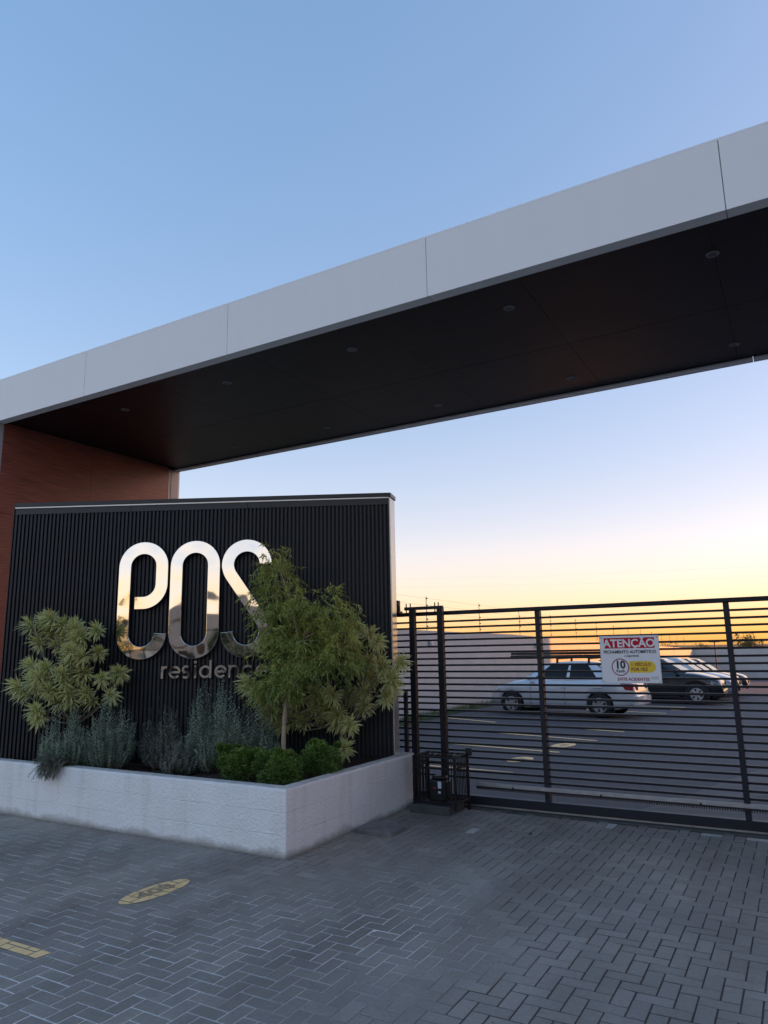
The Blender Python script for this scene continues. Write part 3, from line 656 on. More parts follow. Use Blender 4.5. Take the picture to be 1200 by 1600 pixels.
# ------------------------------------------------------------------ perimeter wall of the car park with electric fence
PWX = -8.6
pwY = [12, 16, 18.6, 23.5, 27.9, 35, 42.8, 55, 69]; pwZ = [2.36, 2.345, 2.32, 2.29, 2.20, 2.08, 1.94, 1.72, 1.5]
def strip_wall(ptsxy, zb, zt, th, name, m, parent=None, **k):
    b = MB(); n = len(ptsxy)
    for (x, y), a, c in zip(ptsxy, zb, zt):
        b.v += [(x, y, a), (x, y, c), (x - th[0], y - th[1], c), (x - th[0], y - th[1], a)]
    for i in range(n - 1):
        for k2 in range(4): b.f.append((4 * i + k2, 4 * i + (k2 + 1) % 4, 4 * i + 4 + (k2 + 1) % 4, 4 * i + 4 + k2))
    b.f += [(0, 1, 2, 3), tuple(4 * (n - 1) + q for q in (3, 2, 1, 0))]; b.mi = [0] * len(b.f)
    return b.build(name, m, parent, **k)
strip_wall([(PWX, y) for y in pwY], [lotz(PWX, y) - .3 for y in pwY], pwZ, (.18, 0), 'perimeter_wall', M['perimeter'], label='long grey rendered perimeter wall along the left of the car park', cat='wall')
strip_wall([(PWX + .02, 69), (24, 69)], [-1.6, -1.6], [1.5, 1.42], (0, -.18), 'end_wall', M['perimeter'], label='far grey wall closing the car park behind the parked cars', cat='wall')
MB().box(-26, PWX - .2, 11.9, 12.08, -.2, 2.36).build('garden_wall', M['perimeter'], label='grey return wall behind the black sign wall', cat='wall')
ORD = ['first', 'second', 'third', 'fourth', 'fifth', 'sixth', 'seventh', 'eighth', 'ninth', 'tenth', 'eleventh', 'twelfth', 'thirteenth', 'fourteenth', 'fifteenth']
pys = [13.6 + 3.66 * k for k in range(15)]
for k, y in enumerate(pys):
    f = empty('fence_post', (PWX - .09, y, float(np.interp(y, pwY, pwZ))), label='%s thin electric fence post from the gate on the long grey wall' % ORD[k], cat='fence post', group='electric fence posts on the perimeter wall')
    MB().tube([(0, 0, -.25), (0, 0, .92)], .011, 6).build('rod', M['galv'], f)
    for q in range(5): MB().lathe([(.006, -.02), (.022, -.012), (.022, .012), (.006, .02)], 8, c=(.024, 0, .12 + .185 * q)).build('insulator', M['black'], f)
for q in range(5):
    pts = [(PWX - .062, y, float(np.interp(y, pwY, pwZ)) + .12 + .185 * q) for y in pys]
    MB().tube(pts, .0022, 4).build('fence_wire', M['galv'], label='fine electric fence wire number %s from the wall top' % ['one', 'two', 'three', 'four', 'five'][q], cat='wire')
for y in (17.2, 25.9):
    MB().lathe([(.03, 0), (.05, .02), (.055, .16), (.03, .20)], 12, c=(PWX + .06, y, float(np.interp(y, pwY, pwZ)) - .42)).build('wall_lamp', M['label'], smooth=True, label='small white lamp on the perimeter wall, %s' % ('nearer the gate' if y < 20 else 'farther from the gate'), cat='lamp')
# overhead cables
for dz in (0, .5):
    MB().tube([(-60, 34, 7.2 + dz), (-36, 36, 6.1 + dz), (-12, 38.5, 5.2 + dz), (10, 41, 4.9 + dz), (40, 44, 5.8 + dz)], .0013, 5).build('overhead_cable', M['black'], label='thin overhead cable crossing the sky beyond the gate, %s one' % ('lower' if dz == 0 else 'upper'), cat='cable')

def blades(n, fx, h0, h1, w, name, m, parent=None, **k):
    b = MB(); rv = []
    for _ in range(n):
        x, y, z = fx(); a = random.uniform(0, 6.3); h = random.uniform(h0, h1); l = random.uniform(.1, .5) * h; c, s = math.cos(a), math.sin(a)
        b.add([(x - s * w, y + c * w, z), (x + s * w, y - c * w, z), (x + c * l, y + s * l, z + h)], [(0, 1, 2)]); rv += [random.random()] * 3
    me = b.mesh(name, fix=False); set_rnd(me, rv); return link(name, me, m, parent, **k)
def gx():
    y = 12.2 + 33 * random.random() ** 1.6; x = PWX + .03 + .75 * random.random(); return x, y, lotz(x, y) - .02
blades(9000, gx, .05, .16, .008, 'lawn_strip', M['grass'], label='strip of lawn along the foot of the perimeter wall', cat='grass', kind='stuff')

# ------------------------------------------------------------------ cars
def smooth(x, xs, zs):
    i = max(0, min(len(xs) - 2, int(np.searchsorted(xs, x)) - 1)); t = (x - xs[i]) / (xs[i + 1] - xs[i]); t = max(0, min(1, t))
    def sl(k):
        if k <= 0 or k >= len(xs) - 1: return 0 if len(xs) > 2 else (zs[-1] - zs[0]) / (xs[-1] - xs[0])
        a = (zs[k] - zs[k - 1]) / (xs[k] - xs[k - 1]); b = (zs[k + 1] - zs[k]) / (xs[k + 1] - xs[k]); return 0 if a * b <= 0 else 2 * a * b / (a + b)
    h = xs[i + 1] - xs[i]; m0, m1 = sl(i), sl(i + 1)
    return (2 * t ** 3 - 3 * t * t + 1) * zs[i] + (t ** 3 - 2 * t * t + t) * h * m0 + (-2 * t ** 3 + 3 * t * t) * zs[i + 1] + (t ** 3 - t * t) * h * m1
def make_car(label, paint, loc, rz, L=4.15, hw=.82, wb=2.44, H=1.42, belt=.92, kind='sedan', trim=None, fo=None, flip_group='cars parked in the bays'):
    """x forward from the rear axle side; origin on the ground under the middle"""
    root = empty('parked_car', loc, rz, label=label, cat='car', group=flip_group)
    xf, xr = L / 2, -L / 2; fa = wb / 2 + .06 if fo is None else L / 2 - fo; ra = fa - wb; rw = .305
    tail = xr + (.62 if kind == 'sedan' else .12)
    if kind == 'sedan': tx, tz = [xr, xr + .06, xr + .5, xr + .95, .0, .75, 1.15, xf - .25, xf - .06, xf], [.52, .90, .985, .96, belt, belt, .90, .76, .66, .5]
    else: tx, tz = [xr, xr + .06, xr + .4, xr + .95, .0, .72, 1.10, xf - .25, xf - .06, xf], [.55, .94, .98, .96, belt, belt, .91, .78, .67, .5]
    def top(x): return smooth(x, tx, tz)
    def plan(x):
        e = min(x - xr, xf - x); k = max(0, 1 - e / .75); return hw * (1 - .17 * k ** 2.2)
    def bot(x):
        z = .20 + .10 * max(0, 1 - min(x - xr, xf - x) / .5)
        for a in (fa, ra):
            d = abs(x - a)
            if d < rw + .06: z = max(z, rw + math.sqrt(max(0, (rw + .06) ** 2 - d * d)) - .02)
        return z
    xs = sorted(set([xr + L * k / 90 for k in range(91)] + [a + s * (rw + .061) for a in (fa, ra) for s in (-1, 1)]))
    b = MB(); rows = []
    for x in xs:
        t, p, zb = top(x), plan(x), bot(x); zb = min(zb, t - .05); row = []
        zm = max(zb + .02, min(.56, t - .04))
        sect = [(p * .96, zb), (p * .995, zb + .45 * (zm - zb)), (p, zm), (p * .99, zm + .5 * (t - zm)), (p * .955, t - .035), (p * .90, t - .004), (p * .5, t + .018), (0, t + .025)]
        pts = sect + [(-y, z) for y, z in sect[-2::-1]]
        rows.append([len(b.v) + k for k in range(len(pts))]); b.v += [(x, y, z) for y, z in pts]
    for a, c in zip(rows[:-1], rows[1:]):
        for k in range(len(a) - 1): b.f.append((a[k], a[k + 1], c[k + 1], c[k]))
        b.f.append((a[-1], a[0], c[0], c[-1]))
    b.f += [tuple(rows[0]), tuple(reversed(rows[-1]))]; b.mi = [0] * len(b.f)
    body = b.build('body', paint, root, smooth=True)
    # greenhouse: belt outline to roof outline
    if kind == 'sedan': gb, gr = (xr + .55, 1.02), (xr + 1.05, .33)
    else: gb, gr = (xr + .10, 1.02), (xr + .42, .30)
    def ring(x0, x1, y0, y1, z, n=7):
        pts = []
        for k in range(n + 1): pts.append((x0 + (x1 - x0) * k / n, (y0 + (y1 - y0) * k / n) * 1.0 + .03 * math.sin(PI * k / n), z(k / n)))
        return pts
    g = MB(); NL = 6; zr = lambda s: H - .05 + .045 * math.sin(PI * min(1, max(0, s)))
    lv = []
    for q in range(NL + 1):
        t = q / NL; e = t ** 1.12
        xa, xb = gb[0] + (gr[0] - gb[0]) * e, gb[1] + (gr[1] - gb[1]) * e
        ya = .90 * hw + (.70 * hw - .90 * hw) * t ** 1.3
        sd = ring(xa, xb, ya, ya * .98, lambda s: (top(xa + (xb - xa) * s) - .02) * (1 - t) + zr(s) * t)
        loop = sd + [(x, -y, z) for x, y, z in reversed(sd)]
        lv.append([len(g.v) + k for k in range(len(loop))]); g.v += loop
    m_ = len(lv[0])
    for a, c in zip(lv[:-1], lv[1:]):
        for k in range(m_): g.f.append((a[k], a[(k + 1) % m_], c[(k + 1) % m_], c[k]))
    h = m_ // 2
    for k in range(h - 1): g.f.append((lv[-1][k], lv[-1][k + 1], lv[-1][m_ - 2 - k], lv[-1][m_ - 1 - k]))
    g.mi = [0] * len(g.f); gh = g.build('greenhouse', paint, root, smooth=True, bevel=0)
    # glass panels lie just outside the greenhouse skin
    def sidep(s, t, sg, off=.006):
        e = t ** 1.12; xa, xb = gb[0] + (gr[0] - gb[0]) * e, gb[1] + (gr[1] - gb[1]) * e; ya = .90 * hw + (.70 * hw - .90 * hw) * t ** 1.3
        z0 = top(xa + (xb - xa) * s) - .02
        return (xa + (xb - xa) * s, sg * ((ya + (ya * .98 - ya) * s) + .03 * math.sin(PI * s) + off), z0 * (1 - t) + zr(s) * t)
    wins = ((.10, .44), (.49, .86)) if kind != 'sedan' else ((.15, .46), (.50, .86))
    for sg in (1, -1):
        for s0, s1 in wins:
            w = MB(); n = 6
            for q in range(4):
                t = .14 + .72 * q / 3
                for k in range(n + 1):
                    s = s0 + (s1 - s0) * k / n
                    if s1 > .8: s = s0 + (s1 + (.03 * (1 - q / 3)) - s0) * k / n
                    w.v.append(sidep(s, t, sg))
            w.f = [(q * (n + 1) + k, q * (n + 1) + k + 1, (q + 1) * (n + 1) + k + 1, (q + 1) * (n + 1) + k) for q in range(3) for k in range(n)]; w.mi = [0] * len(w.f)
            w.build('side_window', M['glass'], gh, smooth=True)
    for front in (1, 0):
        w = MB(); n = 6
        for q in range(5):
            t = .10 + .80 * q / 4; p1, p2 = sidep(front, t, 1, -.045), sidep(front, t, -1, -.045)
            for k in range(n + 1):
                f = k / n; w.v.append((p1[0] + (.012 if front else -.012), p1[1] + (p2[1] - p1[1]) * f, p1[2] + .010))
        w.f = [(q * (n + 1) + k, q * (n + 1) + k + 1, (q + 1) * (n + 1) + k + 1, (q + 1) * (n + 1) + k) for q in range(4) for k in range(n)]; w.mi = [0] * len(w.f)
        w.build('windscreen' if front else 'rear_window', M['glass'], gh, smooth=True)
    # wheels
    for ax in (fa, ra):
        for sg in (1, -1):
            yw = sg * (hw - .10)
            wh = MB().lathe([(.19, -.09), (.285, -.09), (rw, -.06), (rw, .06), (.285, .09), (.19, .09)], 28, 'y', (ax, yw, rw)).build('wheel', M['tyre'], root, smooth=True)
            rim = MB().lathe([(.188, sg * .02), (.188, sg * .082)], 24, 'y', (ax, yw, rw)); rm = MB()
            rm.lathe([(.185, sg * .055), (.192, sg * .088), (.17, sg * .09), (.15, sg * .07)], 24, 'y', (ax, yw, rw))
            rm.build('rim_barrel', M['black'], wh) if False else None
            sp = MB()
            for k in range(6):
                a = 2 * PI * k / 6 + .2; c, s = math.cos(a), math.sin(a)
                for (r0, w0), (r1, w1) in (((.03, .028), (.175, .048)),):
                    y0, y1 = yw + sg * .078, yw + sg * .097
                    q = [(ax + c * r + -s * w * e, y, rw + s * r + c * w * e) for y in (y0, y1) for (r, w) in ((r0, w0), (r1, w1)) for e in (-1, 1)]
                    sp.add(q, [(0, 1, 3, 2), (4, 6, 7, 5), (0, 4, 5, 1), (2, 3, 7, 6), (0, 2, 6, 4), (1, 5, 7, 3)])
            sp.lathe([(.05, sg * .08), (.05, sg * .10)], 14, 'y', (ax, yw, rw))
            nn = 24
            for k in range(nn):
                a0, a1 = 2 * PI * k / nn, 2 * PI * (k + 1) / nn
                for (r0, r1) in ((.165, .190),):
                    y = yw + sg * .0985
                    sp.add([(ax + r0 * math.cos(a0), y, rw + r0 * math.sin(a0)), (ax + r1 * math.cos(a0), y, rw + r1 * math.sin(a0)), (ax + r1 * math.cos(a1), y, rw + r1 * math.sin(a1)), (ax + r0 * math.cos(a1), y, rw + r0 * math.sin(a1))], [(0, 1, 2, 3)])
            sp.build('rim', M['alloy'], wh)
            MB().lathe([(rw + .055, -.10), (rw + .055, .0)], 24, 'y', (ax, sg * (hw - .14), rw + .01)).build('wheel_well', M['black'], root)
    # lamps, plates, mirrors, handles, seams
    for sg in (1, -1):
        hl = [(xf - .30, sg * plan(xf - .30) * 1.004, .70), (xf - .08, sg * plan(xf - .08) * 1.01, .62), (xf - .06, sg * plan(xf - .08) * .98, .50), (xf - .32, sg * plan(xf - .32) * 1.006, .60)]
        fl = [(xf + .004, sg * .46, .645), (xf + .004, sg * .50, .53)]
        b = MB(); b.add(hl + [(xf + .004, sg * .42, .62), (xf + .004, sg * .42, .52)], [(0, 1, 2, 3), (1, 4, 5, 2)]); b.build('headlight', M['lampclear'], root)
        b = MB(); b.add([(xr + .34, sg * plan(xr + .34) * 1.006, .86), (xr + .06, sg * plan(xr + .06) * 1.012, .85), (xr + .06, sg * plan(xr + .06) * 1.012, .68), (xr + .24, sg * plan(xr + .24) * 1.006, .70), (xr - .006, sg * .44, .83), (xr - .006, sg * .44, .68)], [(0, 1, 2, 3), (1, 4, 5, 2)]); b.build('tail_light', M['lampred'], root)
        MB().box(gb[1] - .32, gb[1] - .20, sg * hw * .96 if sg > 0 else sg * hw * 1.14, sg * hw * 1.14 if sg > 0 else sg * hw * .96, .93, 1.04).build('mirror', trim or paint, root, bevel=.02)
        for x in (-.02, -.95): MB().box(x - .22, x - .05, sg * hw * 1.0 - .008, sg * hw * 1.0 + .012, .735, .758).build('door_handle', trim or paint, root, bevel=.004)
        for x in (.78, -.18, -1.02):
            if x == -1.02 and kind == 'sedan': continue
            MB().box(x - .003, x + .003, sg * plan(x) - .006, sg * plan(x) + .0025, .30, top(x) - .07).build('door_seam', M['black'], root)
        MB().box(-wb / 2 + .5, wb / 2 - .42, sg * hw * .965 - .02, sg * hw * .965 + .02, .185, .255).build('sill', M['black'], root)
    MB().box(xf - .10, xf + .02, -.62, .62, .24, .44).build('bumper', trim or paint, root, bevel=.05)
    MB().box(xf + .012, xf + .026, -.42, .42, .47, .56).build('grille', M['black'], root)
    MB().box(xr - .045, xr + .12, -.70, .70, .28, .58).build('bumper', trim or paint, root, bevel=.05)
    MB().box(xr - .052, xr - .044, -.2, .2, .42, .52).build('number_plate', M['label'], root)
    return root
M['silver'] = mat('silver car paint', (.70, .71, .72), .26, metal=.3, coat=.7)
M['silver2'] = mat('pale grey car paint', (.60, .61, .62), .3, metal=.4, coat=.6)
M['blackpaint'] = mat('black car paint', (.008, .009, .011), .2, coat=.8)
M['greypaint'] = mat('dark grey car paint', (.06, .062, .066), .22, metal=.3, coat=.8)
M['greenpaint'] = mat('dark green car paint', (.010, .020, .018), .2, coat=.8)
cz = lambda x, y: lotz(x, y)
ang = math.atan2(18.30 - 17.72, -6.72 + 4.36)
CXm, CYm = -5.31, 18.42
SANG = math.radians(176.5)
silver = make_car('silver sedan carrying a ladder on its roof rack behind the gate', M['silver'], (CXm, CYm, cz(CXm, 18)), SANG, L=3.98, fo=.64)
silver.scale = (.92, .92, .92)
black = make_car('black hatchback with its nose toward the right, just behind the silver sedan', M['blackpaint'], (-4.25, 24.6, cz(-4.2, 24.6)), 0, L=4.0, kind='hatch', H=1.40)
grey = make_car('pale grey car half hidden behind the black hatchback', M['silver2'], (-4.2, 27.2, cz(-4.2, 27.2)), 0, L=4.05, kind='hatch', H=1.44)
make_car('dark grey car between the pale grey car and the farthest one', M['greypaint'], (-4.25, 29.9, cz(-4.2, 29.9)), 0, L=4.1, kind='hatch', H=1.44)
dgreen = make_car('dark car farthest back in the row of parked cars', M['greenpaint'], (-4.25, 32.6, cz(-4.2, 32.6)), 0, L=4.3, kind='sedan', H=1.44)
# roof rack and ladder on the silver car
rr = empty('roof_rack', (CXm, CYm, cz(CXm, 18) + 1.29), SANG, label='pair of dark roof bars on the silver sedan', cat='roof rack')
for x in (-.75, .05):
    MB().box(x - .02, x + .02, -.55, .55, .06, .09).build('cross_bar', M['black'], rr)
    for s in (-1, 1): MB().box(x - .025, x + .025, s * .53 - .02, s * .53 + .02, -.06, .06).build('foot', M['black'], rr)
ld = empty('ladder', (CXm + .1, CYm, cz(CXm, 18) + 1.39), SANG, label='long dark folded ladder lying on the roof bars of the silver sedan', cat='ladder')
for s in (-1, 1):
    for z in (0, .075): MB().box(-1.55, 1.55, s * .19 - .016 - .04 * (z > 0), s * .19 + .016 - .04 * (z > 0), z, z + .065).build('rail', M['greenpaint'], ld)
for k in range(11): MB().tube([(-1.4 + .28 * k, -.19, .035), (-1.4 + .28 * k, .19, .035)], .014, 8).build('rung', M['galv'], ld)
# slim lamp post in the car park
lp = empty('lamp_post', (-5.9, 60, lotz(-5.9, 60)), label='slim dark lamp post in front of the far wall', cat='lamp post')
MB().tube([(0, 0, 0), (0, 0, 2.9)], [.06, .04], 8).build('pole', M['gatepost'], lp); MB().box(-.35, .35, -.1, .1, 2.9, 3.02).build('lamp_head', M['gatepost'], lp)

# ------------------------------------------------------------------ planting
def leaf_mesh(name, verts, faces, rnd, edge=None):
    me = bpy.data.meshes.new(name); me.from_pydata(verts, [], faces); set_rnd(me, rnd)
    if edge is not None:
        at = me.attributes.new('edge', 'FLOAT', 'POINT'); at.data.foreach_set('value', edge)
    me.polygons.foreach_set('use_smooth', [True] * len(me.polygons)); return me
def basis(d):
    d = d.normalized(); s = d.cross(Vector((0, 0, 1)))
    if s.length < 1e-3: s = Vector((1, 0, 0))
    s.normalize(); return d, s, s.cross(d)
def rosette(V, F, RN, E, c, axis, n, ln, wd):
    """lance leaves radiating from a stem tip, arching down, cream margins"""
    ax, sx, up = basis(axis)
    base = random.random()
    for i in range(n):
        f = i / n; a = i * 2.39996 + random.uniform(-.3, .3)
        tilt = .18 + 1.40 * f ** .8 + random.uniform(-.15, .15)          # inner leaves stand up, outer ones spread
        d = ax * math.cos(tilt) + (sx * math.cos(a) + up * math.sin(a)) * math.sin(tilt)
        L_ = ln * (.62 + .45 * math.sin(PI * min(1, f + .25))) * random.uniform(.85, 1.15); w = wd * random.uniform(.85, 1.15)
        d = d.normalized(); s = d.cross(ax); s = s.normalized() if s.length > .05 else sx; nn = s.cross(d); nn = nn if nn.dot(ax) > 0 else -nn; p = Vector(c) + ax * (-.07 * f) * (ln / .16) + d * .012
        droop = .15 + .55 * f + random.uniform(0, .3); b0 = len(V); r = min(1, max(0, base * .4 + .6 * random.random()))
        K = 5
        for k in range(K):
            t = k / (K - 1); q = p + d * (L_ * t) + Vector((0, 0, -1)) * (droop * L_ * .55 * t * t)
            ww = w * (.45 + 1.25 * t if t < .4 else .95 * (1 - ((t - .4) / .6) ** 1.7)) + .0008
            cup = nn * (-.22 * ww)
            V.extend([tuple(q - s * ww), tuple(q - s * ww * .42 + cup), tuple(q + s * ww * .42 + cup), tuple(q + s * ww)]); E.extend([1, .25, .25, 1]); RN.extend([r] * 4)
        for k in range(K - 1):
            for m_ in range(3): F.append((b0 + 4 * k + m_, b0 + 4 * k + m_ + 1, b0 + 4 * k + 5 + m_, b0 + 4 * k + 4 + m_))
def dracaena(name, tips, root, label, ln=.165, wd=.0115):
    o = empty(name, root, label=label, cat='shrub', group='variegated shrubs in the planter')
    V, F, RN, E = [], [], [], []; rt = Vector(root); cen = sum((Vector(t) for t in tips), Vector()) / len(tips)
    st = MB(); forks = [rt + Vector((random.uniform(-.12, .12), random.uniform(-.08, .08), random.uniform(.25, .5))) for _ in range(5)]
    for f in forks: st.tube([rt + Vector((random.uniform(-.05, .05), random.uniform(-.05, .05), -.05)), (rt + f) / 2 + Vector((random.uniform(-.03, .03), 0, 0)), f], [.016, .014, .012], 6)
    for t in tips:
        t = Vector(t); f = min(forks, key=lambda q: (q - t).length); mid = (f + t) / 2 + Vector((random.uniform(-.05, .05), random.uniform(-.04, .04), -.06))
        st.tube([f, mid, t - Vector((0, 0, .01))], [.011, .009, .007], 5)
        out = (t - cen); out.y -= .12
        ax = Vector((out.x * 1.0 + .35 + random.uniform(-.3, .3), out.y * .8 - .75, .55 + .5 * random.random()))
        rosette(V, F, RN, E, t, ax, 50, ln * random.uniform(.9, 1.15), wd)
        if random.random() < .45:      # a second, lower tier on the same cane
            q = t + Vector((random.uniform(-.07, .07), random.uniform(.0, .08), -.09)); rosette(V, F, RN, E, q, ax + Vector((random.uniform(-.6, .6), 0, 0)), 40, ln, wd)
    me = leaf_mesh('foliage', V, F, RN, E); child_at(link('foliage', me, M['dracaena']), o)
    child_at(st.build('stems', M['twig'], smooth=True), o); return o
LEFT = [(-8.37,5.59,2.24),(-8.06,5.66,2.33),(-7.96,5.76,2.24),(-7.77,5.79,2.19),(-7.53,5.91,2.16),(-8.30,5.67,2.03),(-8.08,5.80,1.99),(-7.76,5.73,1.91),(-7.57,5.99,1.89),(-8.32,5.61,1.75),(-8.06,5.53,1.61),(-8.40,5.50,1.50),(-7.83,5.69,1.64),(-7.67,5.88,1.65),(-7.43,5.95,1.58),(-7.34,6.14,1.63),(-7.80,5.77,1.41),(-8.08,5.55,1.21),(-7.34,6.03,1.37),(-7.98,5.64,1.45),(-7.75,5.78,2.04),(-8.15,5.75,2.19),(-7.64,5.81,1.85),(-8.06,5.64,1.72),(-7.83,5.84,1.51)]
RIGHT = [(-4.70,7.47,2.12),(-4.32,7.28,1.95),(-4.50,7.37,1.73),(-4.30,7.36,1.66),(-4.08,7.40,1.70),(-4.60,7.21,1.71),(-4.61,7.11,2.08),(-4.58,7.36,1.38),(-4.25,7.35,1.32),(-4.84,7.21,1.12),(-4.60,7.11,1.02),(-4.67,7.10,0.76),(-5.08,7.24,1.19),(-4.55,7.50,1.52),(-4.71,7.38,1.92),(-4.16,7.32,1.53),(-5.08,7.09,1.21),(-4.79,7.15,1.13),(-5.55,6.91,1.14),(-5.05,7.07,1.36),(-5.21,7.05,1.05),(-5.33,7.00,1.09),(-5.26,6.93,1.28),(-5.39,6.86,1.01),(-4.78,7.03,1.36),(-5.72,6.65,1.52),(-5.54,6.63,1.37),(-5.46,6.71,1.19)]
LEFT += [(a[0] * .5 + b[0] * .5, a[1] * .5 + b[1] * .5 + .08, a[2] * .5 + b[2] * .5) for a, b in zip(LEFT[::2], LEFT[1::2])]
RIGHT += [(a[0] * .5 + b[0] * .5, a[1] * .5 + b[1] * .5 + .06, a[2] * .5 + b[2] * .5) for a, b in zip(RIGHT[::4], RIGHT[1::4])]
dracaena('variegated_shrub', LEFT, (-7.78, 5.86, .54), 'bushy cream and green leaved shrub at the left end of the planter')
dracaena('variegated_shrub', RIGHT, (-4.82, 7.28, .54), 'cream and green leaved shrub behind the small tree, reaching over the gate')

# small weeping tree in front of the last letter
tr = empty('weeping_tree', (-5.20, 6.66, .53), label='small drooping green tree with a thin pale bent trunk in the planter', cat='tree')
trunk = [(-5.20, 6.66, .50), (-5.20, 6.66, .74), (-5.20, 6.66, .99), (-5.185, 6.67, 1.27), (-5.13, 6.70, 1.39), (-5.07, 6.73, 1.52), (-5.05, 6.74, 1.98), (-5.16, 6.68, 2.5), (-5.30, 6.60, 2.95)]
tb_ = MB().tube(trunk, [.030, .028, .026, .025, .024, .021, .016, .010, .004], 8)
BL = [((-5.28,6.49,2.93),.15,.22),((-5.33,6.64,2.69),.25,.24),((-5.43,6.70,2.48),.32,.24),((-5.22,6.74,2.36),.36,.28),((-4.84,6.73,2.38),.32,.22),((-4.60,6.81,2.30),.26,.22),((-5.46,6.72,2.10),.23,.28),((-5.07,6.68,1.98),.32,.32),((-4.94,7.00,2.05),.36,.32),((-4.60,6.91,2.05),.26,.30),((-5.33,6.65,1.76),.26,.28),((-5.00,6.59,1.74),.28,.26),((-4.72,6.69,1.75),.29,.26),((-5.33,6.56,1.52),.18,.16),((-5.12,6.50,1.50),.18,.14),((-4.58,7.07,1.83),.24,.24)]
V, F, RN = [], [], []
def narrow_leaf(V, F, RN, p, d, ln, w, r):
    d, s, nn = basis(d); b0 = len(V); m_ = p + d * ln * .45 + Vector((0, 0, -.05 * ln)); e = p + d * ln + Vector((0, 0, -.25 * ln))
    a = random.uniform(0, PI); s2 = s * math.cos(a) + nn * math.sin(a)
    V.extend([tuple(p), tuple(m_ - s2 * w), tuple(m_ + s2 * w), tuple(e)]); F.append((b0, b0 + 1, b0 + 3, b0 + 2)); RN.extend([r] * 4)
for (c, rx, rz) in BL:
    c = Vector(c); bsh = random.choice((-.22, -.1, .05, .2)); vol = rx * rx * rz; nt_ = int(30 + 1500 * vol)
    j = min(range(5, 9), key=lambda q: (Vector(trunk[q]) - c).length); tb_.tube([trunk[j], (Vector(trunk[j]) + c) / 2 + Vector((0, 0, .06)), c], [.008, .006, .003], 5)
    for _ in range(nt_):
        v = Vector((random.gauss(0, 1), random.gauss(0, 1), random.gauss(0, 1))).normalized() * (random.random() ** .45)
        p = c + Vector((v.x * rx, v.y * rx, v.z * rz)) ; out = Vector((v.x, v.y, 0)) * .8
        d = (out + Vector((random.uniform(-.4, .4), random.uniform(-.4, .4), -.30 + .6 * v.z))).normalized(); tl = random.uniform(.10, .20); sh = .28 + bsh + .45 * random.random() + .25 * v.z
        for k in range(13):
            t = k / 12; q = p + d * (tl * t) + Vector((0, 0, -.05 * t * t)); ld_ = (d * .55 + Vector((random.uniform(-1, 1), random.uniform(-1, 1), random.uniform(-.85, .45)))).normalized()
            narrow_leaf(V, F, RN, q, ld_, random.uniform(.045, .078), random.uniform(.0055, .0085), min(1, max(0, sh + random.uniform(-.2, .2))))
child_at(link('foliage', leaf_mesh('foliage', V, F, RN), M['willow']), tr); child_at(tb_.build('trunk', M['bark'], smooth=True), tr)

def needle_shrub(label, c, rx, ry, h, m, n, lean=(0, 0), base=.53, spread=.55, name='grey_leaved_shrub', ln=.030):
    o = empty(name, (c[0], c[1], base), label=label, cat='shrub'); V, F, RN = [], [], []; st = MB()
    for i in range(n):
        a = random.uniform(0, 2 * PI); r = math.sqrt(random.random()); bx, by = c[0] + .35 * rx * r * math.cos(a), c[1] + .35 * ry * r * math.sin(a)
        H_ = h * (1 - .5 * r * r) * random.uniform(.45, 1.08) * (.85 + .25 * math.sin(a * 3 + c[0] * 7)); tx, ty = c[0] + rx * r * math.cos(a) + lean[0] * random.uniform(.4, 1.2), c[1] + ry * r * math.sin(a) + lean[1] * random.uniform(.4, 1.2)
        P0, P2 = Vector((bx, by, base)), Vector((tx, ty, base + H_)); P1 = Vector((bx + (tx - bx) * (.6 + spread * .6) + random.gauss(0, .02), by + (ty - by) * (.6 + spread * .6), base + H_ * random.uniform(.2, .45)))
        Q = lambda t: P0 * (1 - t) ** 2 + P1 * 2 * t * (1 - t) + P2 * t * t
        if i % 2 == 0: st.tube([Q(0), Q(.35), Q(.8)], [.004, .003, .0015], 4, cap=False)
        sh = random.choice((.0, .15, .35, .6, .8)); K = 34
        for k in range(K):
            t = .28 + .72 * k / (K - 1); q = Q(t); tn = (Q(min(1, t + .02)) - Q(t - .02)).normalized(); a2 = k * 2.4 + i
            tn, s, nn = basis(tn); d = (tn * 1.0 + (s * math.cos(a2) + nn * math.sin(a2)) * .75)
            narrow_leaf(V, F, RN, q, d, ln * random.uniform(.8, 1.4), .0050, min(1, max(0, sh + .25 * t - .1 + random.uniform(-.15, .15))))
    child_at(link('foliage', leaf_mesh('foliage', V, F, RN), m), o); child_at(st.build('stems', M['twig'], fix=False), o); return o
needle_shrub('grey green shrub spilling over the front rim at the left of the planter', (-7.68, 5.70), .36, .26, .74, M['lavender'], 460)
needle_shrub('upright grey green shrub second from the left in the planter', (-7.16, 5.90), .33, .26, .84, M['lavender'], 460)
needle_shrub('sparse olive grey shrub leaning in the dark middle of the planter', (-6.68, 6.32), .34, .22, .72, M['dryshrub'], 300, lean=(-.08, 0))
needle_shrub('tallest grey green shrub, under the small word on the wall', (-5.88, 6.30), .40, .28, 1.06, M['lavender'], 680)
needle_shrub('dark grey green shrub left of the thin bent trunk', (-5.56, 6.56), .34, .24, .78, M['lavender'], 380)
needle_shrub('small dull olive shrub at the planter front rim', (-6.15, 6.03), .26, .18, .40, M['dryshrub'], 260)
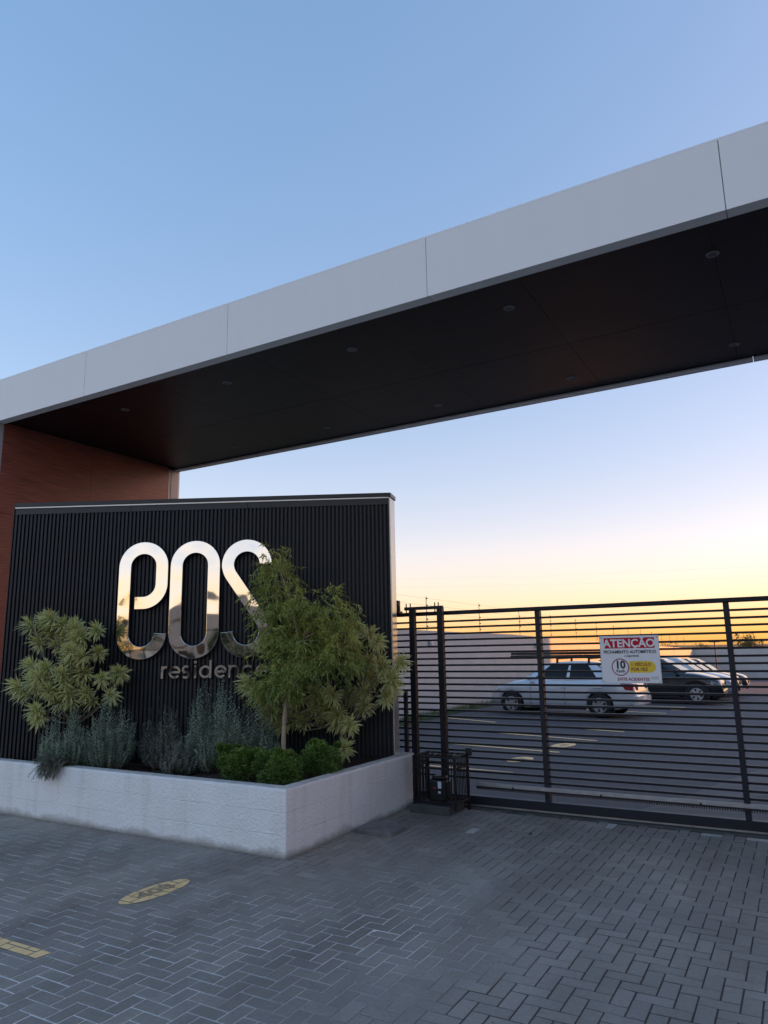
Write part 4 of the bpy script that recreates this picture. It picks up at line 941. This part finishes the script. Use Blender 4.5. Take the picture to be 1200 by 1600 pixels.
# the part that hangs over the rim
V, F, RN = [], [], []
o = empty('hanging_shrub', (-7.66, 5.60, .58), label='dark trailing shrub tuft hanging down over the white planter front', cat='shrub')
st = MB()
for i in range(170):
    x0 = -7.66 + random.gauss(0, .09); P0 = Vector((x0, 5.66, .60)); P2 = Vector((x0 + random.gauss(-.01, .05), 5.50 - random.uniform(0, .10), .60 - random.uniform(-.10, .15) + .02)); P1 = Vector(((x0 + P2.x) / 2, 5.52, .74 + random.uniform(-.05, .05)))
    Q = lambda t: P0 * (1 - t) ** 2 + P1 * 2 * t * (1 - t) + P2 * t * t
    sh = random.uniform(0, .5); st.tube([Q(0), Q(.5), Q(1)], .0025, 4, cap=False)
    for k in range(26):
        t = .2 + .8 * k / 25; q = Q(t); tn = (Q(min(1, t + .02)) - Q(t - .02)).normalized(); tn, s, nn = basis(tn); a2 = k * 2.4 + i
        narrow_leaf(V, F, RN, q, tn + (s * math.cos(a2) + nn * math.sin(a2)) * .8, random.uniform(.018, .03), .0042, sh + random.uniform(0, .3))
child_at(link('foliage', leaf_mesh('foliage', V, F, RN), M['dryshrub']), o); child_at(st.build('stems', M['twig'], fix=False), o)

def box_shrub(label, c, rx, ry, rz, n):
    o = empty('box_shrub', (c[0], c[1], .53), label=label, cat='shrub', group='clipped box shrubs'); V, F, RN = [], [], []
    lob = [(Vector((random.uniform(-.85, .85) * rx, random.uniform(-.8, .8) * ry, random.uniform(-.45, .45) * rz)), random.uniform(.28, .62)) for _ in range(16)] + [(Vector((random.uniform(-.8, .8) * rx, random.uniform(-.6, .6) * ry, random.uniform(.5, .95) * rz)), random.uniform(.12, .25)) for _ in range(7)]
    for i in range(n):
        l, k = random.choice(lob); v = Vector((random.gauss(0, 1), random.gauss(0, 1), random.gauss(0, 1))).normalized(); rr_ = random.random() ** .28
        p = Vector(c) + l + Vector((v.x * rx * k, v.y * ry * k, v.z * rz * k)) * rr_
        if p.z < .55: p.z = .55 + random.random() * .08
        d = (v + Vector((random.uniform(-.6, .6), random.uniform(-.6, .6), random.uniform(0, .8)))).normalized(); d, s, nn = basis(d); a = random.uniform(0, PI); s = s * math.cos(a) + nn * math.sin(a)
        ln, w = random.uniform(.018, .032), random.uniform(.006, .010); b0 = len(V)
        V.extend([tuple(p), tuple(p + d * ln * .5 - s * w), tuple(p + d * ln), tuple(p + d * ln * .5 + s * w)]); F.append((b0, b0 + 1, b0 + 2, b0 + 3)); RN.extend([min(1, max(0, .15 + .45 * rr_ * (v.z * .5 + .5) + random.uniform(-.1, .4)))] * 4)  # shade put into the leaf colour: darker inside and under each lobe
    child_at(link('foliage', leaf_mesh('foliage', V, F, RN), M['box']), o)
    st = MB()
    for k in range(6): st.tube([(c[0], c[1], .5), (c[0] + random.uniform(-.1, .1), c[1] + random.uniform(-.1, .1), .7)], .006, 5)
    child_at(st.build('stems', M['dbark']), o)
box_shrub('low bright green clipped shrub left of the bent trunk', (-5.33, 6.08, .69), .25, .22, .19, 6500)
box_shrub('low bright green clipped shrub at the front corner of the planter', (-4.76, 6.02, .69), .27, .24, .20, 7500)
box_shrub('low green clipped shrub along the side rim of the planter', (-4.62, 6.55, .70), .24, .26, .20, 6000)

# ------------------------------------------------------------------ surroundings: beyond the car park, right of the entrance and across the road
def street_tree(label, loc, H_, cr, n=900, leaf=.22, trunk_h=None, group=None, name='street_tree', sq=.8):
    o = empty(name, loc, label=label, cat='tree', group=group); th_ = trunk_h or H_ * .38; V, F, RN = [], [], []
    tk = MB().tube([(0, 0, -.3), (.05, 0, th_ * .5), (0, .05, th_), (.1, 0, H_ * .7)], [H_ * .03, H_ * .024, H_ * .018, H_ * .006], 8)
    lob = []
    for k in range(14):
        a = random.uniform(0, 6.3); r = cr * random.uniform(.2, .75); lob.append((Vector((r * math.cos(a), r * math.sin(a), th_ + (H_ - th_) * random.uniform(.15, .85))), cr * random.uniform(.28, .5))); tk.tube([(0, 0, th_ * .9), lob[-1][0]], [H_ * .010, H_ * .003], 5)
    for i in range(n):
        c, r = random.choice(lob); v = Vector((random.gauss(0, 1), random.gauss(0, 1), random.gauss(0, 1))).normalized(); p = c + Vector((v.x, v.y, v.z * sq)) * r * random.random() ** .35
        d = (v + Vector((random.uniform(-.7, .7), random.uniform(-.7, .7), random.uniform(-.5, .5)))); d, s, nn = basis(d); l = leaf * random.uniform(.6, 1.3); b0 = len(V)
        V.extend([tuple(p), tuple(p + d * l * .5 - s * l * .3), tuple(p + d * l), tuple(p + d * l * .5 + s * l * .3)]); F.append((b0, b0 + 1, b0 + 2, b0 + 3)); RN.extend([random.random()] * 4)
    link('crown', leaf_mesh('crown', V, F, RN), M['tree'], o); tk.build('trunk', M['dbark'], o, smooth=True); return o
street_tree('round dark tree standing beyond the far wall at the right', (-4.8, 88, -1.5), 4.6, 1.6, 1600, .2)
street_tree('small dark tree beyond the far wall', (-9.5, 150, -1.5), 5.0, 2.4, 900, .3)
for k in range(9):
    street_tree('%s tree from the left in the low dark line on the horizon' % ORD[k], (-60 + 9 * k + random.uniform(-3, 3), 230 + random.uniform(-15, 15), -1.5), random.uniform(2.6, 3.8), random.uniform(3, 5), 500, .5, group='trees on the horizon')
def house(label, x0, x1, y0, y1, h, wm, roof=2.0, nwin=3, side=1, name='house'):
    o = empty(name, ((x0 + x1) / 2, (y0 + y1) / 2, 0), label=label, cat='house')
    child_at(MB().box(x0, x1, y0, y1, -.3, h).build('wall', wm), o)
    b = MB(); e = .5; ym = (y0 + y1) / 2
    b.add([(x0 - e, y0 - e, h), (x1 + e, y0 - e, h), (x1 + e, y1 + e, h), (x0 - e, y1 + e, h), (x0 + 1, ym, h + roof), (x1 - 1, ym, h + roof)], [(3, 2, 1, 0), (0, 1, 5, 4), (2, 3, 4, 5), (1, 2, 5), (3, 0, 4)]); child_at(b.build('roof', M['rooftile']), o)
    yy = y1 if side > 0 else y0
    for k in range(nwin):
        xc = x0 + (x1 - x0) * (k + .5) / nwin
        w = child_at(MB().box(xc - .6, xc + .6, yy - .03, yy + .03, 1.0, 2.2).build('window', M['window']), o)
        fr = MB().box(xc - .68, xc + .68, yy - .02, yy + .045, .92, .99).build('sill', M['kerb']); fr.parent = w
    d = child_at(MB().box((x0 + x1) / 2 + 1.2, (x0 + x1) / 2 + 2.1, yy - .02, yy + .04, 0, 2.1).build('door', M['wood']), o)
    return o
house('cream house with tiled roof across the road, seen mirrored in the letters', -3, 9, -36, -28, 3.0, M['housewall'])
house('second cream house across the road, seen mirrored in the letters', 15, 26, -38, -29, 3.0, M['perimeter'])
for k, (x, y, h, r) in enumerate(((-9, -26, 6.5, 2.6), (-4.5, -24, 4.2, 1.8), (1.0, -25, 3.4, 1.6), (6, -23.5, 4.6, 1.9), (11, -26, 5.2, 2.2), (17, -25, 4.4, 2), (-15, -28, 7, 3))):
    street_tree('%s garden tree across the road, seen mirrored in the letters' % ['tall left', 'low left', 'lowest middle', 'round middle', 'taller right', 'low right', 'tallest far left'][k], (x, y, -.15), h, r, 1500, .24, group='trees across the road')
pole = empty('utility_pole', (3.4, -13.6, 0), label='concrete utility pole across the road, seen mirrored in the letters', cat='pole')
MB().tube([(0, 0, -.2), (0, 0, 9)], [.16, .10], 10).build('shaft', M['concrete'], pole); MB().box(-1, 1, -.06, .06, 8.2, 8.32).build('crossarm', M['dbark'], pole)
# unseen block, added and sized to keep the low sun off the entrance
ab = empty('sun_blocker', (30, 22, 0), label='unseen block added right of the car park to shade the entrance from the low sun', cat='sun blocker')
child_at(MB().box(25, 35, -24, 45.6, -1.5, 11.0).build('wall', M['housewall']), ab); child_at(MB().box(24.7, 35.3, -24.3, 45.9, 11.0, 11.25).build('roof', M['kerb']), ab)
for fl_ in (0, 1, 2):
    for k in range(17):
        w = child_at(MB().box(24.96, 25.02, -21 + 3.8 * k, -19.4 + 3.8 * k, 1.0 + 3.0 * fl_, 2.2 + 3.0 * fl_).build('window', M['window']), ab)
